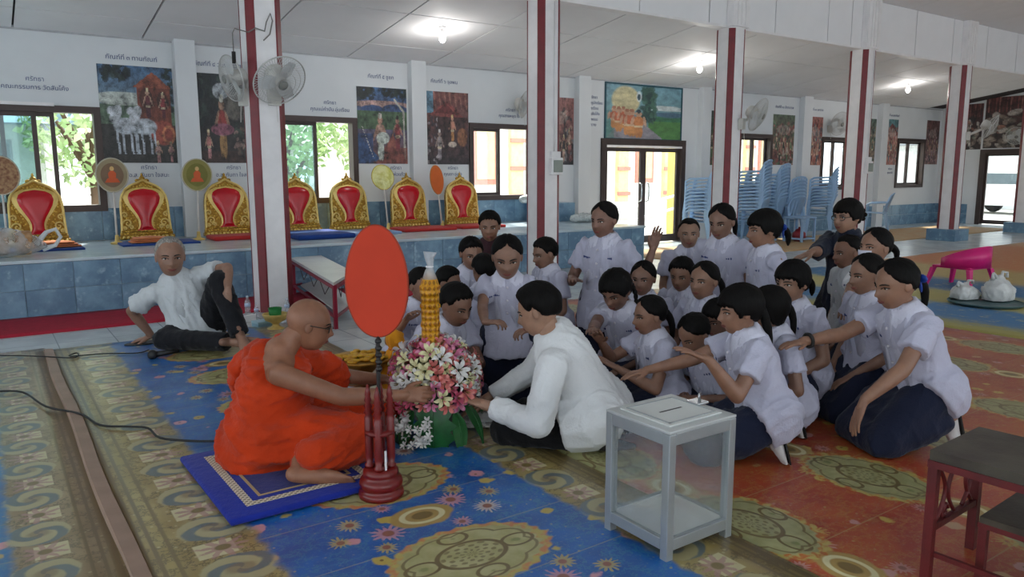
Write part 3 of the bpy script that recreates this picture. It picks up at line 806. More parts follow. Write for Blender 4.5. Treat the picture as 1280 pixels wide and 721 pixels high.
        for j in range(5): p.man(.18+.17*j, .82+.1*(j % 2), .42, pal[j % len(pal)], pal[(j+1) % len(pal)])
        p.ell(.5, .3, .3, .1, '#c9bdb0', .35)
    return p
def picture(label, k, f, u0, u1, z0, z1, frame_m=None, name='wall_poster', cat='poster', group='painted story posters on the window wall'):
    """f(u, d, z): u along the wall, d away from it"""
    p = paint(k); h, w = p.h, p.w
    def sn(n_):                                  # smooth value noise
        a_ = p.g.random((n_+2, n_+2)); yy, xx = np.linspace(0, n_, h), np.linspace(0, n_, w); iy, ix = yy.astype(int), xx.astype(int); fy_, fx_ = (yy-iy)[:, None], (xx-ix)[None]
        return (a_[iy][:, ix]*(1-fy_)*(1-fx_)+a_[iy+1][:, ix]*fy_*(1-fx_)+a_[iy][:, ix+1]*(1-fy_)*fx_+a_[iy+1][:, ix+1]*fy_*fx_)[..., None]
    amp_ = 1.0 if k != 5 else .4
    p.c = p.c*(1+amp_*(.9*(sn(14)-.5)+1.1*(sn(28)-.5)+.5*(p.g.random((h, w, 1))-.5)))
    p.c = np.clip(p.c*(.78 if k != 5 else 1.0), 0, 1); p.c = p.c*.82+p.c.mean(-1, keepdims=True)*.18
    root = thing(name, label, cat, f(u0, 0, z0), 0, group); o = np.array(f(u0, 0, z0))
    us = np.linspace(u0, u1, w+1); zs = np.linspace(z1, z0, h+1)
    vs = [np.array(f(u, .012, z))-o for z in zs for u in us]
    fs = [(j*(w+1)+i, (j+1)*(w+1)+i, (j+1)*(w+1)+i+1, j*(w+1)+i+1) for j in range(h) for i in range(w)]
    me = MB().add(vs, fs).mesh('print'); me.materials.append(M_print)
    ca = me.color_attributes.new('print', 'FLOAT_COLOR', 'CORNER')
    c4 = np.concatenate([p.c.reshape(-1, 3), np.ones((h*w, 1))], 1).repeat(4, 0); ca.data.foreach_set('color', c4.astype('f').ravel())
    obj('print', me, None, root)
    a, b_ = np.array(f(u0, .001, z0))-o, np.array(f(u1, .011, z1))-o
    MB().box(a, b_).build('backing', gm('vinyl_back', '#c9c9c6', .7), root)
    if frame_m:
        t = .03
        for q0, q1, y0, y1 in ((u0-t, u0, z0-t, z1+t), (u1, u1+t, z0-t, z1+t), (u0, u1, z0-t, z0), (u0, u1, z1, z1+t)):
            MB().box(np.array(f(q0, .0, y0))-o, np.array(f(q1, .022, y1))-o).build('frame_bar', frame_m, root)
    return root
fW = lambda u, d, z: (u, W-d, z)
fE = lambda u, d, z: (XE-d, u, z)
for lab, k, a, b, z0, z1 in [
    ('poster of a red carriage drawn by two white horses, left of the first pilaster', 0, 1.24, 2.05, 1.435, 2.565),
    ('poster of a standing warrior in a red tunic, right of the first pilaster', 1, 2.32, 2.95, 1.44, 2.54),
    ('poster of an old man with a staff and a woman under a tree', 2, 4.44, 5.21, 1.44, 2.505),
    ('brown poster of figures in front of a thatched hut', 3, 5.51, 6.26, 1.435, 2.505),
    ('dark narrow poster seen just right of the second column', 4, 7.66, 8.34, 1.44, 2.54),
    ('dark green poster partly hidden behind the third column', 7, 11.68, 12.42, 1.45, 2.49),
    ('green and pink forest poster right of the far window', 8, 13.68, 14.41, 1.46, 2.50),
    ('red palace poster between two far pilasters and windows', 9, 14.88, 15.42, 1.46, 2.50),
    ('sliver of a greenish poster behind the fourth column', 10, 16.75, 17.55, 1.5, 2.54),
    ('red crowd poster with a blue top, far right of the window wall', 11, 17.98, 18.52, 1.48, 2.56),
    ('dim purple-brown poster beside the last window', 12, 19.87, 20.5, 1.5, 2.60)]:
    picture(lab, k, fW, a, b, z0, z1)
picture('large framed painting of monks in procession under a tree above the double door', 5, fW, 9.06, 10.92, 1.91, 2.83, gm('teal_frame', '#1f4f5c', .5), 'framed_painting', 'painting', None)
picture('red and white mural board on the far end wall beside its corner', 20, fE, 9.2, 10.1, 1.86, 2.98, None, 'mural_board', 'mural', 'mural boards on the end wall')
picture('red and white mural board above the far end door', 21, fE, 7.2, 9.15, 1.88, 3.1, None, 'mural_board', 'mural', 'mural boards on the end wall')

# --- Thai lettering painted on the wall
M_ink = gm('painted_lettering_blue', '#4a5a86', .7)
def lettering(lines, x, z, size, label, cols=None):
    root = thing('wall_lettering', label, 'lettering', (x, W, z), 0)
    for j, s_ in enumerate(lines):
        ms_ = []
        for wd_ in s_.split(' '):
            cu = bpy.data.curves.new('txt', 'FONT'); cu.body = wd_; cu.size = size; cu.extrude = .001; cu.resolution_u = 2
            o = bpy.data.objects.new('txt', cu); COL.objects.link(o)
            me = bpy.data.meshes.new_from_object(o.evaluated_get(bpy.context.evaluated_depsgraph_get())); bpy.data.objects.remove(o)
            xs_ = [v.co.x for v in me.vertices] or [0]; ms_.append((me, min(xs_), max(xs_)))
        tot = sum(m_[2]-m_[1] for m_ in ms_)+size*.35*(len(ms_)-1); x0 = -tot/2
        for me, lo_, hi_ in ms_:
            q = obj('word', me, M_ink, root, (x0-lo_, -.003, -j*size*1.35)); q.rotation_euler = (R(90), 0, 0); x0 += hi_-lo_+size*.35
ABOVE = [('กัณฑ์ที่ ๓ ทานกัณฑ์', 1.62, 'heading above the white horses poster'), ('กัณฑ์ที่ ๔ วนประเวศน์', 2.62, 'heading above the warrior poster'), ('กัณฑ์ที่ ๕ ชูชก', 4.82, 'heading above the poster of the old man and woman'), ('กัณฑ์ที่ ๖ จุลพน', 5.85, 'heading above the thatched hut poster'),
         ('กัณฑ์ที่ ๑๐ สักกบรรพ', 14.05, 'heading above the green and pink forest poster'), ('กัณฑ์ที่ ๑๑ มหาราช', 15.15, 'heading above the red palace poster'), ('กัณฑ์ที่ ๑๓ นครกัณฑ์', 18.25, 'heading above the red crowd poster')]
for s_, x, d in ABOVE: lettering([s_], x, 2.63, .075, 'small blue Thai painted '+d)
for s_, x, z, d in [(['ศรัทธา', 'คณะกรรมการ วัดสันโค้ง'], .62, 2.33, 'above the leftmost window'), (['ศรัทธา', 'อ.ส. กันยา ใจสนะ'], 1.72, 1.36, 'below the white horses poster'), (['ศรัทธา', 'อ.ส. กันทา ใจสนะ'], 2.72, 1.36, 'below the warrior poster'), (['ศรัทธา', 'คุณแม่คำปัน อุ่นเรือน'], 4.05, 2.24, 'above the window beside the first column'),
                    (['ศรัทธา', 'คุณพ่อแก้ว'], 5.02, 1.36, 'below the poster of the old man'), (['ศรัทธา', 'คุณยา อุ่นใจ'], 5.98, 1.36, 'below the thatched hut poster'), (['ศรัทธา', 'คุณสายหยุด ใจดี'], 7.05, 2.27, 'above the window left of the second column'),
                    (['ศรัทธา', 'คณะครูนักเรียน', 'โรงเรียน', 'บ้านสันโค้ง', 'ปี ๒๕๔๘', 'ถวาย'], 8.78, 2.56, 'on the wall left of the framed painting'), (['ศรัทธา', 'คณะญาติโยม', 'บ้านเหนือ'], 14.05, 1.34, 'below the green and pink forest poster'), (['ศรัทธา', 'คุณตาคำ'], 18.3, 1.36, 'below the red crowd poster')]:
    lettering(s_, x, z, .068, 'small blue Thai lettering painted '+d)

# --- ceiling bulbs
M_bulb = NT('lit_bulb'); M_bulb.set('Emission Color', (1, .97, .92)); M_bulb.set('Emission Strength', 45.); M_bulb.set('Base Color', (1, 1, 1)); M_bulb = M_bulb.m
for x, y, d in ((4.93, 8.62, 'nearest, above the brown hut poster'), (9.75, 8.72, 'in front of the framed painting'), (15.9, 8.6, 'farthest, near the end wall')):
    z = zceil(y); root = thing('ceiling_bulb', 'lit white bulb hanging from the ceiling, '+d, 'light bulb', (x, y, z))
    MB().lathe([(.05, 0), (.05, -.015), (.022, -.02), (.022, -.06), (.0, -.06)][::-1], seg=14).build('holder', M_white, root)
    MB().lathe([(.0, -.19), (.02, -.185), (.038, -.16), (.042, -.13), (.034, -.095), (.02, -.06), (.0, -.058)], seg=16).build('bulb', M_bulb, root, True)
    ld = bpy.data.lights.new('bulb_light', 'POINT'); ld.energy = 15; ld.shadow_soft_size = .05; ld.color = (1, .97, .93)
    lo = bpy.data.objects.new('bulb_light', ld); COL.objects.link(lo); lo.location = (x, y, z-.24)

# --- wall fans
M_plast = gm('ivory_plastic', '#cfcdc6', .45, var=.04); M_grille = gm('pale_grille', '#c6c6c3', .4, .2)
def fan_meshes():
    r = .215; g = MB()
    for q in (.06, .11, .16, r): g.tube([(q*math.cos(a), -.075*(1-(q/r)**2)-.012, q*math.sin(a)) for a in np.linspace(0, 6.2832, 41)[:-1]], .0022 if q < r else .006, 5, closed=True)
    for k in range(64):
        a = k*2*math.pi/64; g.tube([(q*math.cos(a), -.075*(1-(q/r)**2)-.012, q*math.sin(a)) for q in (.04, .10, .16, r)], .0016, 4)
    for k in range(48):
        a = k*2*math.pi/48; g.tube([(q*math.cos(a), .07*(1-(q/r)**2)+.0, q*math.sin(a)) for q in (.06, .13, r)], .0016, 4)
    bl = MB()
    vs = []; n = 7
    for i in range(n):
        q = .045+.14*i/(n-1); wd = .045+.075*math.sin(math.pi*min(1, i/(n-1)+.15)*.8)
        for j in range(4):
            a = (j/3-.5)*wd/q*1.0; vs.append((q*math.sin(a), -.02+.02*(j/3-.5), q*math.cos(a)))
    bl.add(vs, [(i*4+j, i*4+j+1, (i+1)*4+j+1, (i+1)*4+j) for i in range(n-1) for j in range(3)])
    hub = MB(); 
    l = MB().lathe([(.0, -.05), (.03, -.045), (.042, -.02), (.042, .02), (.075, .03), (.08, .11), (.06, .14), (0, .145)], seg=20); hub.add([(a, c, b) for a, b, c in l.v], [tuple(reversed(f)) for f in l.f])
    cap = MB(); l = MB().lathe([(.0, -.095), (.03, -.093), (.04, -.085), (.0, -.084)], seg=16); cap.add([(a, c, b) for a, b, c in l.v], [tuple(reversed(f)) for f in l.f])
    ms = []
    for m_, mt, sm in ((g, M_grille, True), (bl, gm('fan_blade_white', '#d5d7d8', .3), True), (hub, M_plast, True), (cap, gm('fan_cap_grey', '#7d7d78', .4), True)):
        me = m_.mesh('fan', sm); me.materials.append(mt); ms.append(me)
    return ms
FM = fan_meshes()
def wall_fan(label, centre, aim, mount, s=1.0):
    """centre: grille centre; aim: direction it blows; mount: point on the wall or column"""
    root = thing('wall_fan', label, 'fan', centre, 0, 'wall fans'); c = Vector(centre)
    d = Vector(aim).normalized(); q = d.to_track_quat('-Y', 'Z')
    hd = obj('fan_head', FM[2], None, root); hd.rotation_mode = 'QUATERNION'; hd.rotation_quaternion = q; hd.scale = (s, s, s)
    obj('grille', FM[0], None, hd); obj('cap', FM[3], None, hd)
    for k in range(3):
        b = obj('blade', FM[1], None, hd); b.rotation_euler = (0, R(120*k+20), 0)
    m = Vector(mount)-c; back = -d*.12*s
    arm = MB(); arm.tube([back, back+Vector((0, 0, -.10)), m+Vector((0, 0, -.02))], .022, 8); arm.build('arm', M_plast, root, True)
    n = Vector(aim); n.z = 0; n.normalize(); sd = n.cross(Vector((0, 0, 1)))
    bx = MB(); 
    pts = []
    for a, h in ((-.05, -.10), (.05, -.10), (.06, .05), (-.06, .05)): pts.append((a, h))
    bx.prism(pts, -.005, .06, lambda a, h, t: tuple(m+sd*a+Vector((0, 0, h))+n*t)); bx.build('switch_box', M_plast, root)
    cd_ = MB(); cd_.tube([m+n*.06+Vector((0, 0, -.1)), m+n*.07+Vector((0, 0, -.25))], .003, 5); cd_.build('pull_cord', M_plast, root)
wall_fan('large pale wall fan tilted down on the front of the nearest column', tuple(onY(349, 100, 6.98)), (.15, -1, -.75), (2.30, YC-.155, 2.02), 1.12)
wall_fan('wall fan on the left side of the nearest column, seen edge on', (1.98, 7.30, 2.16), (-1, -.2, -.25), (2.105, 7.32, 2.02), .95)
wall_fan('wall fan on the window wall left of the second column', (7.14, W-.25, 2.37), (.75, -1, -.35), (7.25, W-.005, 2.30))
wall_fan('wall fan on the front of the third column, turned right', tuple(onY(947, 143, 7.0)), (.3, -1, -.45), (COLX[3]+.08, YC-.155, 2.0), 1.1)
wall_fan('wall fan on the far window wall between the third and fourth columns', (15.66, W-.25, 2.36), (-.2, -1, -.3), (15.66, W-.005, 2.28), 1.2)
wall_fan('wall fan on the front of the fifth column', (COLX[5]+.35, YC-.45, 2.14), (.35, -1, -.55), (COLX[5]+.1, YC-.155, 2.0), 1.1)
wall_fan('wall fan on the far end wall beside the mural', (XE-.3, 8.3, 2.15), (-1, -.5, -.5), (XE-.005, 8.28, 2.05), 1.0)
# --- switch box and conduits on columns
for k, x in ((2, COLX[2]+.05), (4, COLX[4]+.07)):
    sb = thing('switch_box', 'white electrical box with grey switches on the %s column' % ('second' if k == 2 else 'fourth'), 'switch box', (x, YC-.155, 1.38))
    MB().box((-.085, -.06, -.10), (.085, 0, .10), .01).build('box', M_white, sb)
    MB().box((-.06, -.075, -.07), (.07, -.06, .07), .006).build('cover', gm('grey_green_switch', '#8d958c', .4), sb)
    MB().box((-.07, -.045, .10), (.06, 0, .17), .006).build('socket', M_white, sb)
    MB().tube([(-.01, -.012, .17), (-.01, -.012, ZB-1.40)], .010, 6).build('conduit', M_white, sb, True)
wr = thing('loose_wiring', 'loose grey wires and a lamp holder on the upper part of the nearest column', 'wiring', (COLX[1], YC-.16, 2.55))
MB().tube([(-.16, -.01, 0), (-.10, -.03, .04), (-.02, -.03, .02), (.0, -.03, .10), (.04, -.03, .18), (.06, -.02, .12), (.03, -.02, .0), (-.03, -.02, -.06)], .006, 6).build('wire', gm('grey_cable', '#77736e', .6), wr, True)
MB().tube([(-.16, -.01, 0), (-.28, -.02, .02), (-.30, -.02, -.02), (-.30, -.02, -.18)], .005, 6).build('wire', gm('grey_cable', '#77736e', .6), wr, True)
MB().tube([(-.30, -.02, -.18), (-.30, -.02, -.28)], .018, 8).build('lamp_holder', gm('dark_rubber', '#24211f', .8), wr, True)
# ================================================================== people
def nrm(v): v = np.asarray(v, float); return v/(np.linalg.norm(v)+1e-12)
class SB(MB):
    """volume builder for bodies: lofts of elliptical rings with rounded ends"""
    def loft(s, pts, ra, rb, side, seg=14, round0=True, round1=True):
        P = [np.array(p, float) for p in pts]; A = list(ra); B = list(rb)
        def ends(P, A, B, first):
            i, j = (0, 1) if first else (-1, -2)
            d = nrm(P[i]-P[j]); r = min(A[i], B[i]); out = []
            for c in (.5, .85, .98):
                out.append((P[i]+d*r*c, A[i]*math.sqrt(1-c*c), B[i]*math.sqrt(1-c*c)))
            return out
        e0 = ends(P, A, B, True) if round0 else []; e1 = ends(P, A, B, False) if round1 else []
        seq = [q for q in reversed(e0)] + list(zip(P, A, B)) + e1
        n = len(seq); vs = []; fs = []; prev = nrm(side)
        for i, (p, a, b) in enumerate(seq):
            d = nrm(seq[min(i+1, n-1)][0]-seq[max(i-1, 0)][0])
            sd = nrm(prev-d*np.dot(prev, d)); u = np.cross(d, sd)
            for k in range(seg):
                t = 2*math.pi*k/seg; vs.append(p+a*math.cos(t)*sd+b*math.sin(t)*u)
        for i in range(n-1):
            for k in range(seg):
                fs.append((i*seg+k, i*seg+(k+1) % seg, (i+1)*seg+(k+1) % seg, (i+1)*seg+k))
        fs.append(tuple(reversed(range(seg)))); fs.append(tuple(range((n-1)*seg, n*seg)))
        return s.add(vs, fs)
    def limb(s, pts, rad, side=(0.3, .2, .9), seg=12, r0=True, r1=True):
        d = nrm(np.array(pts[-1], float)-np.array(pts[0], float)); sd = np.array(side, float)
        if abs(np.dot(nrm(sd), d)) > .95: sd = np.array([1., .1, 0])
        return s.loft(pts, rad, rad, sd, seg, r0, r1)
def remesh(mb, voxel, smooth_it=3, factor=.5):
    """fuse overlapping closed volumes into one continuous skin"""
    me = mb.mesh('tmp'); o = bpy.data.objects.new('tmp', me); COL.objects.link(o)
    r = o.modifiers.new('r', 'REMESH'); r.mode = 'VOXEL'; r.voxel_size = voxel; r.use_smooth_shade = True
    if smooth_it:
        sm = o.modifiers.new('s', 'SMOOTH'); sm.factor = factor; sm.iterations = smooth_it
    dg = bpy.context.evaluated_depsgraph_get()
    ev = o.evaluated_get(dg); out = bpy.data.meshes.new_from_object(ev)
    bpy.data.objects.remove(o); bpy.data.meshes.remove(me)
    return out
def co_of(me):
    a = np.empty(len(me.vertices)*3, 'f'); me.vertices.foreach_get('co', a); return a.reshape(-1, 3).astype(float)
def no_of(me):
    a = np.empty(len(me.vertices)*3, 'f'); me.vertices.foreach_get('normal', a); return a.reshape(-1, 3).astype(float)
def set_co(me, a):
    me.vertices.foreach_set('co', np.asarray(a, 'f').ravel()); me.update()
def polys(me): return [tuple(p.vertices) for p in me.polygons]
def folds(me, amp, scale, seed, vert=1.0, dirv=None, spread=.45):
    """cloth folds: several crossed ridged waves pushed along the normal"""
    g = np.random.default_rng(seed); c = co_of(me); n = no_of(me); h = np.zeros(len(c))
    for k in range(6):
        d = g.normal(size=3); d[2] *= .45*vert
        if dirv is not None: d = nrm(dirv)+spread*nrm(d)
        d = nrm(d)*scale*(.6+g.random()*.9); ph = g.random()*6.28
        w = np.sin(c@(nrm(g.normal(size=3))*scale*.35)+g.random()*6)
        h += (1-np.abs(np.sin(c@d+ph+1.3*w)))**2 * (.5+.5*np.sin(c@(nrm(g.normal(size=3))*scale*.5)+ph))
    h = (h-h.mean()*.55)*amp/2
    set_co(me, c+n*h[:, None]); return me

# ---------------------------------------------------------------- head template (unit: chin to crown = 1)
def _rayell(d, c, r):
    D = d/r; C = c/r
    a = (D*D).sum(-1); b = -2*(D*C).sum(-1); cc = (C*C).sum()-1
    return (-b+np.sqrt(np.maximum(b*b-4*a*cc, 0)))/(2*a)
NU, NV = 52, 40
def _dirs():
    v = np.linspace(0, math.pi, NV+1)[1:-1]; u = np.linspace(0, 2*math.pi, NU, endpoint=False)
    # denser towards the face (forward = +y)
    uu = u + .35*np.sin(u)*-1.0
    V_, U_ = np.meshgrid(v, uu, indexing='ij')
    d = np.stack([np.sin(V_)*np.sin(U_), np.sin(V_)*np.cos(U_), np.cos(V_)], -1).reshape(-1, 3)
    d = np.concatenate([d, [[0, 0, 1.]], [[0, 0, -1.]]]); return d
HD = _dirs()
def head_faces():
    fs = []; n = NV-1
    for i in range(n-1):
        for k in range(NU):
            fs.append((i*NU+k, (i+1)*NU+k, (i+1)*NU+(k+1) % NU, i*NU+(k+1) % NU))
    t = n*NU
    for k in range(NU):
        fs.append((t, k, (k+1) % NU)); fs.append((t+1, (n-1)*NU+(k+1) % NU, (n-1)*NU+k))
    return [tuple(reversed(f)) for f in fs]
HF = head_faces()
def head_radius(jaw=1.0):
    r1 = _rayell(HD, np.array([0, -.05, .11]), np.array([.345, .42, .385]))
    r2 = _rayell(HD, np.array([0, .085, -.17]), np.array([.262*jaw, .315, .335]))
    k = 14.0
    return np.log(np.exp(k*r1)+np.exp(k*r2))/k - .012
def g2(p, x, z, sx, sz): return np.exp(-((p[:, 0]-x)/sx)**2-((p[:, 2]-z)/sz)**2)
def head_points(jaw=1.0):
    p = HD*head_radius(jaw)[:, None]; fr = np.clip(p[:, 1]/.2, 0, 1)
    off = np.zeros(len(p))
    off += .075*g2(p, 0, -.115, .055, .06) + .045*g2(p, 0, -.02, .04, .10)        # nose
    off += .02*g2(p, .05, -.13, .035, .03) + .02*g2(p, -.05, -.13, .035, .03)
    for s in (-1, 1):
        off += -.035*g2(p, s*.14, .015, .075, .05) + .014*g2(p, s*.14, .09, .10, .035)
        off += .015*g2(p, s*.18, -.13, .08, .09) + .012*g2(p, s*.14, .015, .045, .022)
    off += .026*g2(p, 0, -.235, .09, .026) + .026*g2(p, 0, -.29, .075, .026) - .012*g2(p, 0, -.262, .1, .012)
    off += .025*g2(p, 0, -.43, .09, .06) - .012*g2(p, 0, -.34, .10, .03)
    p = p.copy(); p[:, 1] += off*fr
    return p
def surf_y(pts, x, z):
    m = pts[:, 1] > 0; q = pts[m]; d = (q[:, 0]-x)**2+(q[:, 2]-z)**2
    i = np.argsort(d)[:4]; w = 1/(d[i]+1e-5); return (q[i, 1]*w).sum()/w.sum()
def hairline(style):
    az = np.degrees(np.arctan2(np.abs(HD[:, 0]), HD[:, 1]))      # 0 front .. 180 back
    tab = {'boy':   ([0, 30, 55, 72, 95, 120, 180], [.29, .27, .20, .02, .06, -.16, -.24]),
           'crop':  ([0, 35, 60, 75, 95, 120, 180], [.31, .33, .30, .16, .10, -.12, -.22]),
           'pull':  ([0, 8, 25, 45, 65, 85, 120, 180], [.39, .36, .30, .22, .08, .02, -.16, -.28]),
           'bangs': ([0, 30, 50, 70, 95, 120, 180], [.12, .13, .10, -.12, -.08, -.20, -.30]),
           'bob':   ([0, 25, 45, 65, 95, 120, 180], [.12, .13, .06, -.25, -.40, -.44, -.46]),
           'side':  ([0, 25, 45, 65, 95, 120, 180], [.20, .16, .08, -.10, -.02, -.20, -.30]),
           'grey':  ([0, 30, 55, 75, 95, 120, 180], [.36, .37, .33, .14, .06, -.14, -.20])}[style]
    return np.interp(az, *tab)
def hair_points(style, jaw, seed, vol=1.0):
    r = head_radius(jaw); p = HD*r[:, None]; hl = hairline(style)
    g = np.random.default_rng(seed)
    az = np.arctan2(HD[:, 0], HD[:, 1])
    jz = .35 if style in ('pull', 'grey', 'crop') else 1.0
    hl = hl + jz*(.016*np.sin(az*19+g.random()*6) + .012*np.sin(az*41+g.random()*6))
    m = np.clip((p[:, 2]-hl)/(.10 if style in ('boy', 'crop', 'pull', 'grey') else .06), 0, 1); m = m*m*(3-2*m)
    t = {'boy': .05, 'crop': .028, 'pull': .032, 'bangs': .055, 'bob': .08, 'side': .06, 'grey': .026}[style]*vol
    t = t*(1+.5*np.clip(HD[:, 2], 0, 1)) + .008*np.sin(az*27+HD[:, 2]*9)
    rr = r*1.0 + np.where(m > 0, t*m, 0) - .03*(1-m)
    q = HD*rr[:, None]
    q[:, 1] += .028*np.clip(1-np.abs(HD[:, 0])*2, 0, 1)*m*(HD[:, 1] > .3)
    return q

# ---------------------------------------------------------------- hands and feet (unit: length 1, +y along the fingers, +z back of the hand, thumb on +x)
def hand_template(curl, spread=1.0):
    b = SB()
    b.loft([(0, -.10, 0), (0, .05, 0), (.01, .28, 0), (0, .48, -.01)], [.13, .16, .215, .205], [.10, .10, .085, .07], (1, 0, 0), 12)
    for i, (x, y, L, r) in enumerate([(.155, .48, .42, .052), (.052, .51, .47, .054), (-.05, .50, .43, .052), (-.15, .46, .34, .046)]):
        a = curl*(.5+.08*i); sx = (x*.45*spread)
        p0 = np.array([x, y-.08, 0]); p1 = p0+np.array([sx*.25, .10, 0.01])
        d = np.array([sx*.5, math.cos(a*.5), -math.sin(a*.5)]); p2 = p1+nrm(d)*L*.45
        d = np.array([sx*.3, math.cos(a*1.3), -math.sin(a*1.3)]); p3 = p2+nrm(d)*L*.32
        d = np.array([0, math.cos(a*1.9), -math.sin(a*1.9)]); p4 = p3+nrm(d)*L*.23
        b.limb([p0, p1, p2, p3, p4], [r, r, r*.95, r*.88, r*.75], (1, 0, 0), 8)
    b.limb([(.10, .10, -.02), (.24, .24, -.05), (.31, .40, -.08), (.33, .53, -.11)], [.075, .068, .058, .046], (0, 1, 0.2), 8)
    me = remesh(b, .024, 2, .4); c = co_of(me); f = polys(me); bpy.data.meshes.remove(me)
    return c, f
def foot_template(toes=True):
    b = SB()
    b.loft([(0, -.06, .02), (0, .08, .02), (0, .35, .03), (0, .62, -.02), (0, .78, -.06)], [.12, .135, .15, .185, .17], [.14, .15, .15, .095, .06], (1, 0, 0), 14)
    b.limb([(0, .03, .05), (0, .0, .30)], [.14, .12], (1, 0, 0), 12)
    if toes:
        for i, (x, L, r) in enumerate([(.115, .17, .055), (.045, .16, .042), (-.02, .14, .040), (-.08, .12, .037), (-.13, .09, .035)]):
            b.limb([(x, .76, -.07), (x, .82, -.065), (x*1.05, .80+L, -.085)], [r, r, r*.85], (1, 0, 0), 8)
    else:
        b.loft([(0, .6, -.03), (0, .92, -.075)], [.18, .13], [.09, .05], (1, 0, 0), 12)
    me = remesh(b, .028, 2, .4); c = co_of(me); f = polys(me); bpy.data.meshes.remove(me)
    return c, f
HAND = {'flat': hand_template(.35), 'curl': hand_template(1.0), 'grip': hand_template(1.5, .6)}
FOOT = foot_template(True); SOCK = foot_template(False)
def frame(y, zhint):
    y = nrm(y); z = np.asarray(zhint, float); z = z-y*np.dot(z, y)
    if np.linalg.norm(z) < 1e-3: z = np.array([0, 0, 1.])-y*y[2]
    z = nrm(z); x = np.cross(y, z); return np.stack([x, y, z])          # rows
def place(tmpl, org, fr, size, mirror=False):
    c, f = tmpl; c = c.copy()
    if mirror: c[:, 0] *= -1; f = [tuple(reversed(q)) for q in f]
    return org+(c*size)@fr, f

SKIN = {}
def skin(tone):
    if tone not in SKIN:
        t = NT('skin_'+tone.strip('#')); co = t.coord()
        c = lin(tone)
        t.set('Base Color', t.mix(t.step(t.noise(co, 22., 3.), .3, .7), tuple(v*.9 for v in c), tuple(min(1, v*1.1) for v in c)))
        t.set('Roughness', .48); t.set('Subsurface Weight', .06); t.set('Subsurface Radius', (.02, .008, .005))
        SKIN[tone] = t.m
    return SKIN[tone]
def hair_mat(name, col):
    if name in MATS: return MATS[name]
    t = NT(name); co = t.coord(); x, y, z = t.sep(co)
    n = t.noise(t.comb(x*60, y*60, z*6), 2., 3.)
    t.set('Base Color', t.mix(t.step(n, .3, .7), tuple(v*.6 for v in lin(col)), tuple(v*1.5 for v in lin(col))))
    t.set('Roughness', .62); t.set('Specular IOR Level', .12); t.bump(n, .35, .004); MATS[name] = t.m; return t.m
def cloth_mat(name, col, var=.05, rough=.85, bs=900, bump=.12):
    if name in MATS: return MATS[name]
    t = NT(name); co = t.coord(); c = lin(col)
    n = t.noise(co, 5., 4.); w = t.noise(co, bs*.12, 2.); cr = t.noise(co, 22., 4., .6)
    t.set('Base Color', t.mix(t.step(n, .3, .7), tuple(v*(1-var) for v in c), tuple(min(1, v*(1+var)) for v in c)))
    t.set('Roughness', rough); t.set('Specular IOR Level', .25); t.set('Sheen Weight', .1)
    t.bump(cr*1.0+w*.25, bump*3, .02); MATS[name] = t.m; return t.m
M_eye_w = gm('eye_white', '#c9c2bb', .3); M_iris = gm('eye_iris', '#140d0a', .2); M_brow = gm('eyebrow_hair', '#171210', .8)
M_lip = gm('lip', '#7a4038', .5); M_hair = hair_mat('black_hair', '#0d0b0a'); M_hairg = hair_mat('grey_hair', '#8c8882'); M_stub = hair_mat('shaved_stubble', '#4c3a30')
M_sock = cloth_mat('white_sock', '#c9c6c4'); M_sole = gm('dark_rubber', '#24211f', .8); M_rib = gm('blue_ribbon', '#1b3f96', .5)
M_collar = cloth_mat('collar_cotton', '#cbcad9'); M_navy_thread = gm('navy_thread', '#27356e', .8)
M_btn = gm('pearl_button', '#cfcad2', .3)

def ik(a, t, l1, l2, hint):
    a = np.array(a, float); t = np.array(t, float); d = t-a; L = np.linalg.norm(d); mx = (l1+l2)*.985
    if L > mx: t = a+d/L*mx; d = t-a; L = mx
    L = max(L, abs(l1-l2)+.02)
    u = nrm(d); x = (l1*l1-l2*l2+L*L)/(2*L); h = math.sqrt(max(l1*l1-x*x, 0))
    p = np.asarray(hint, float); p = p-u*np.dot(p, u); p = nrm(p)
    return a+u*x+p*h, t

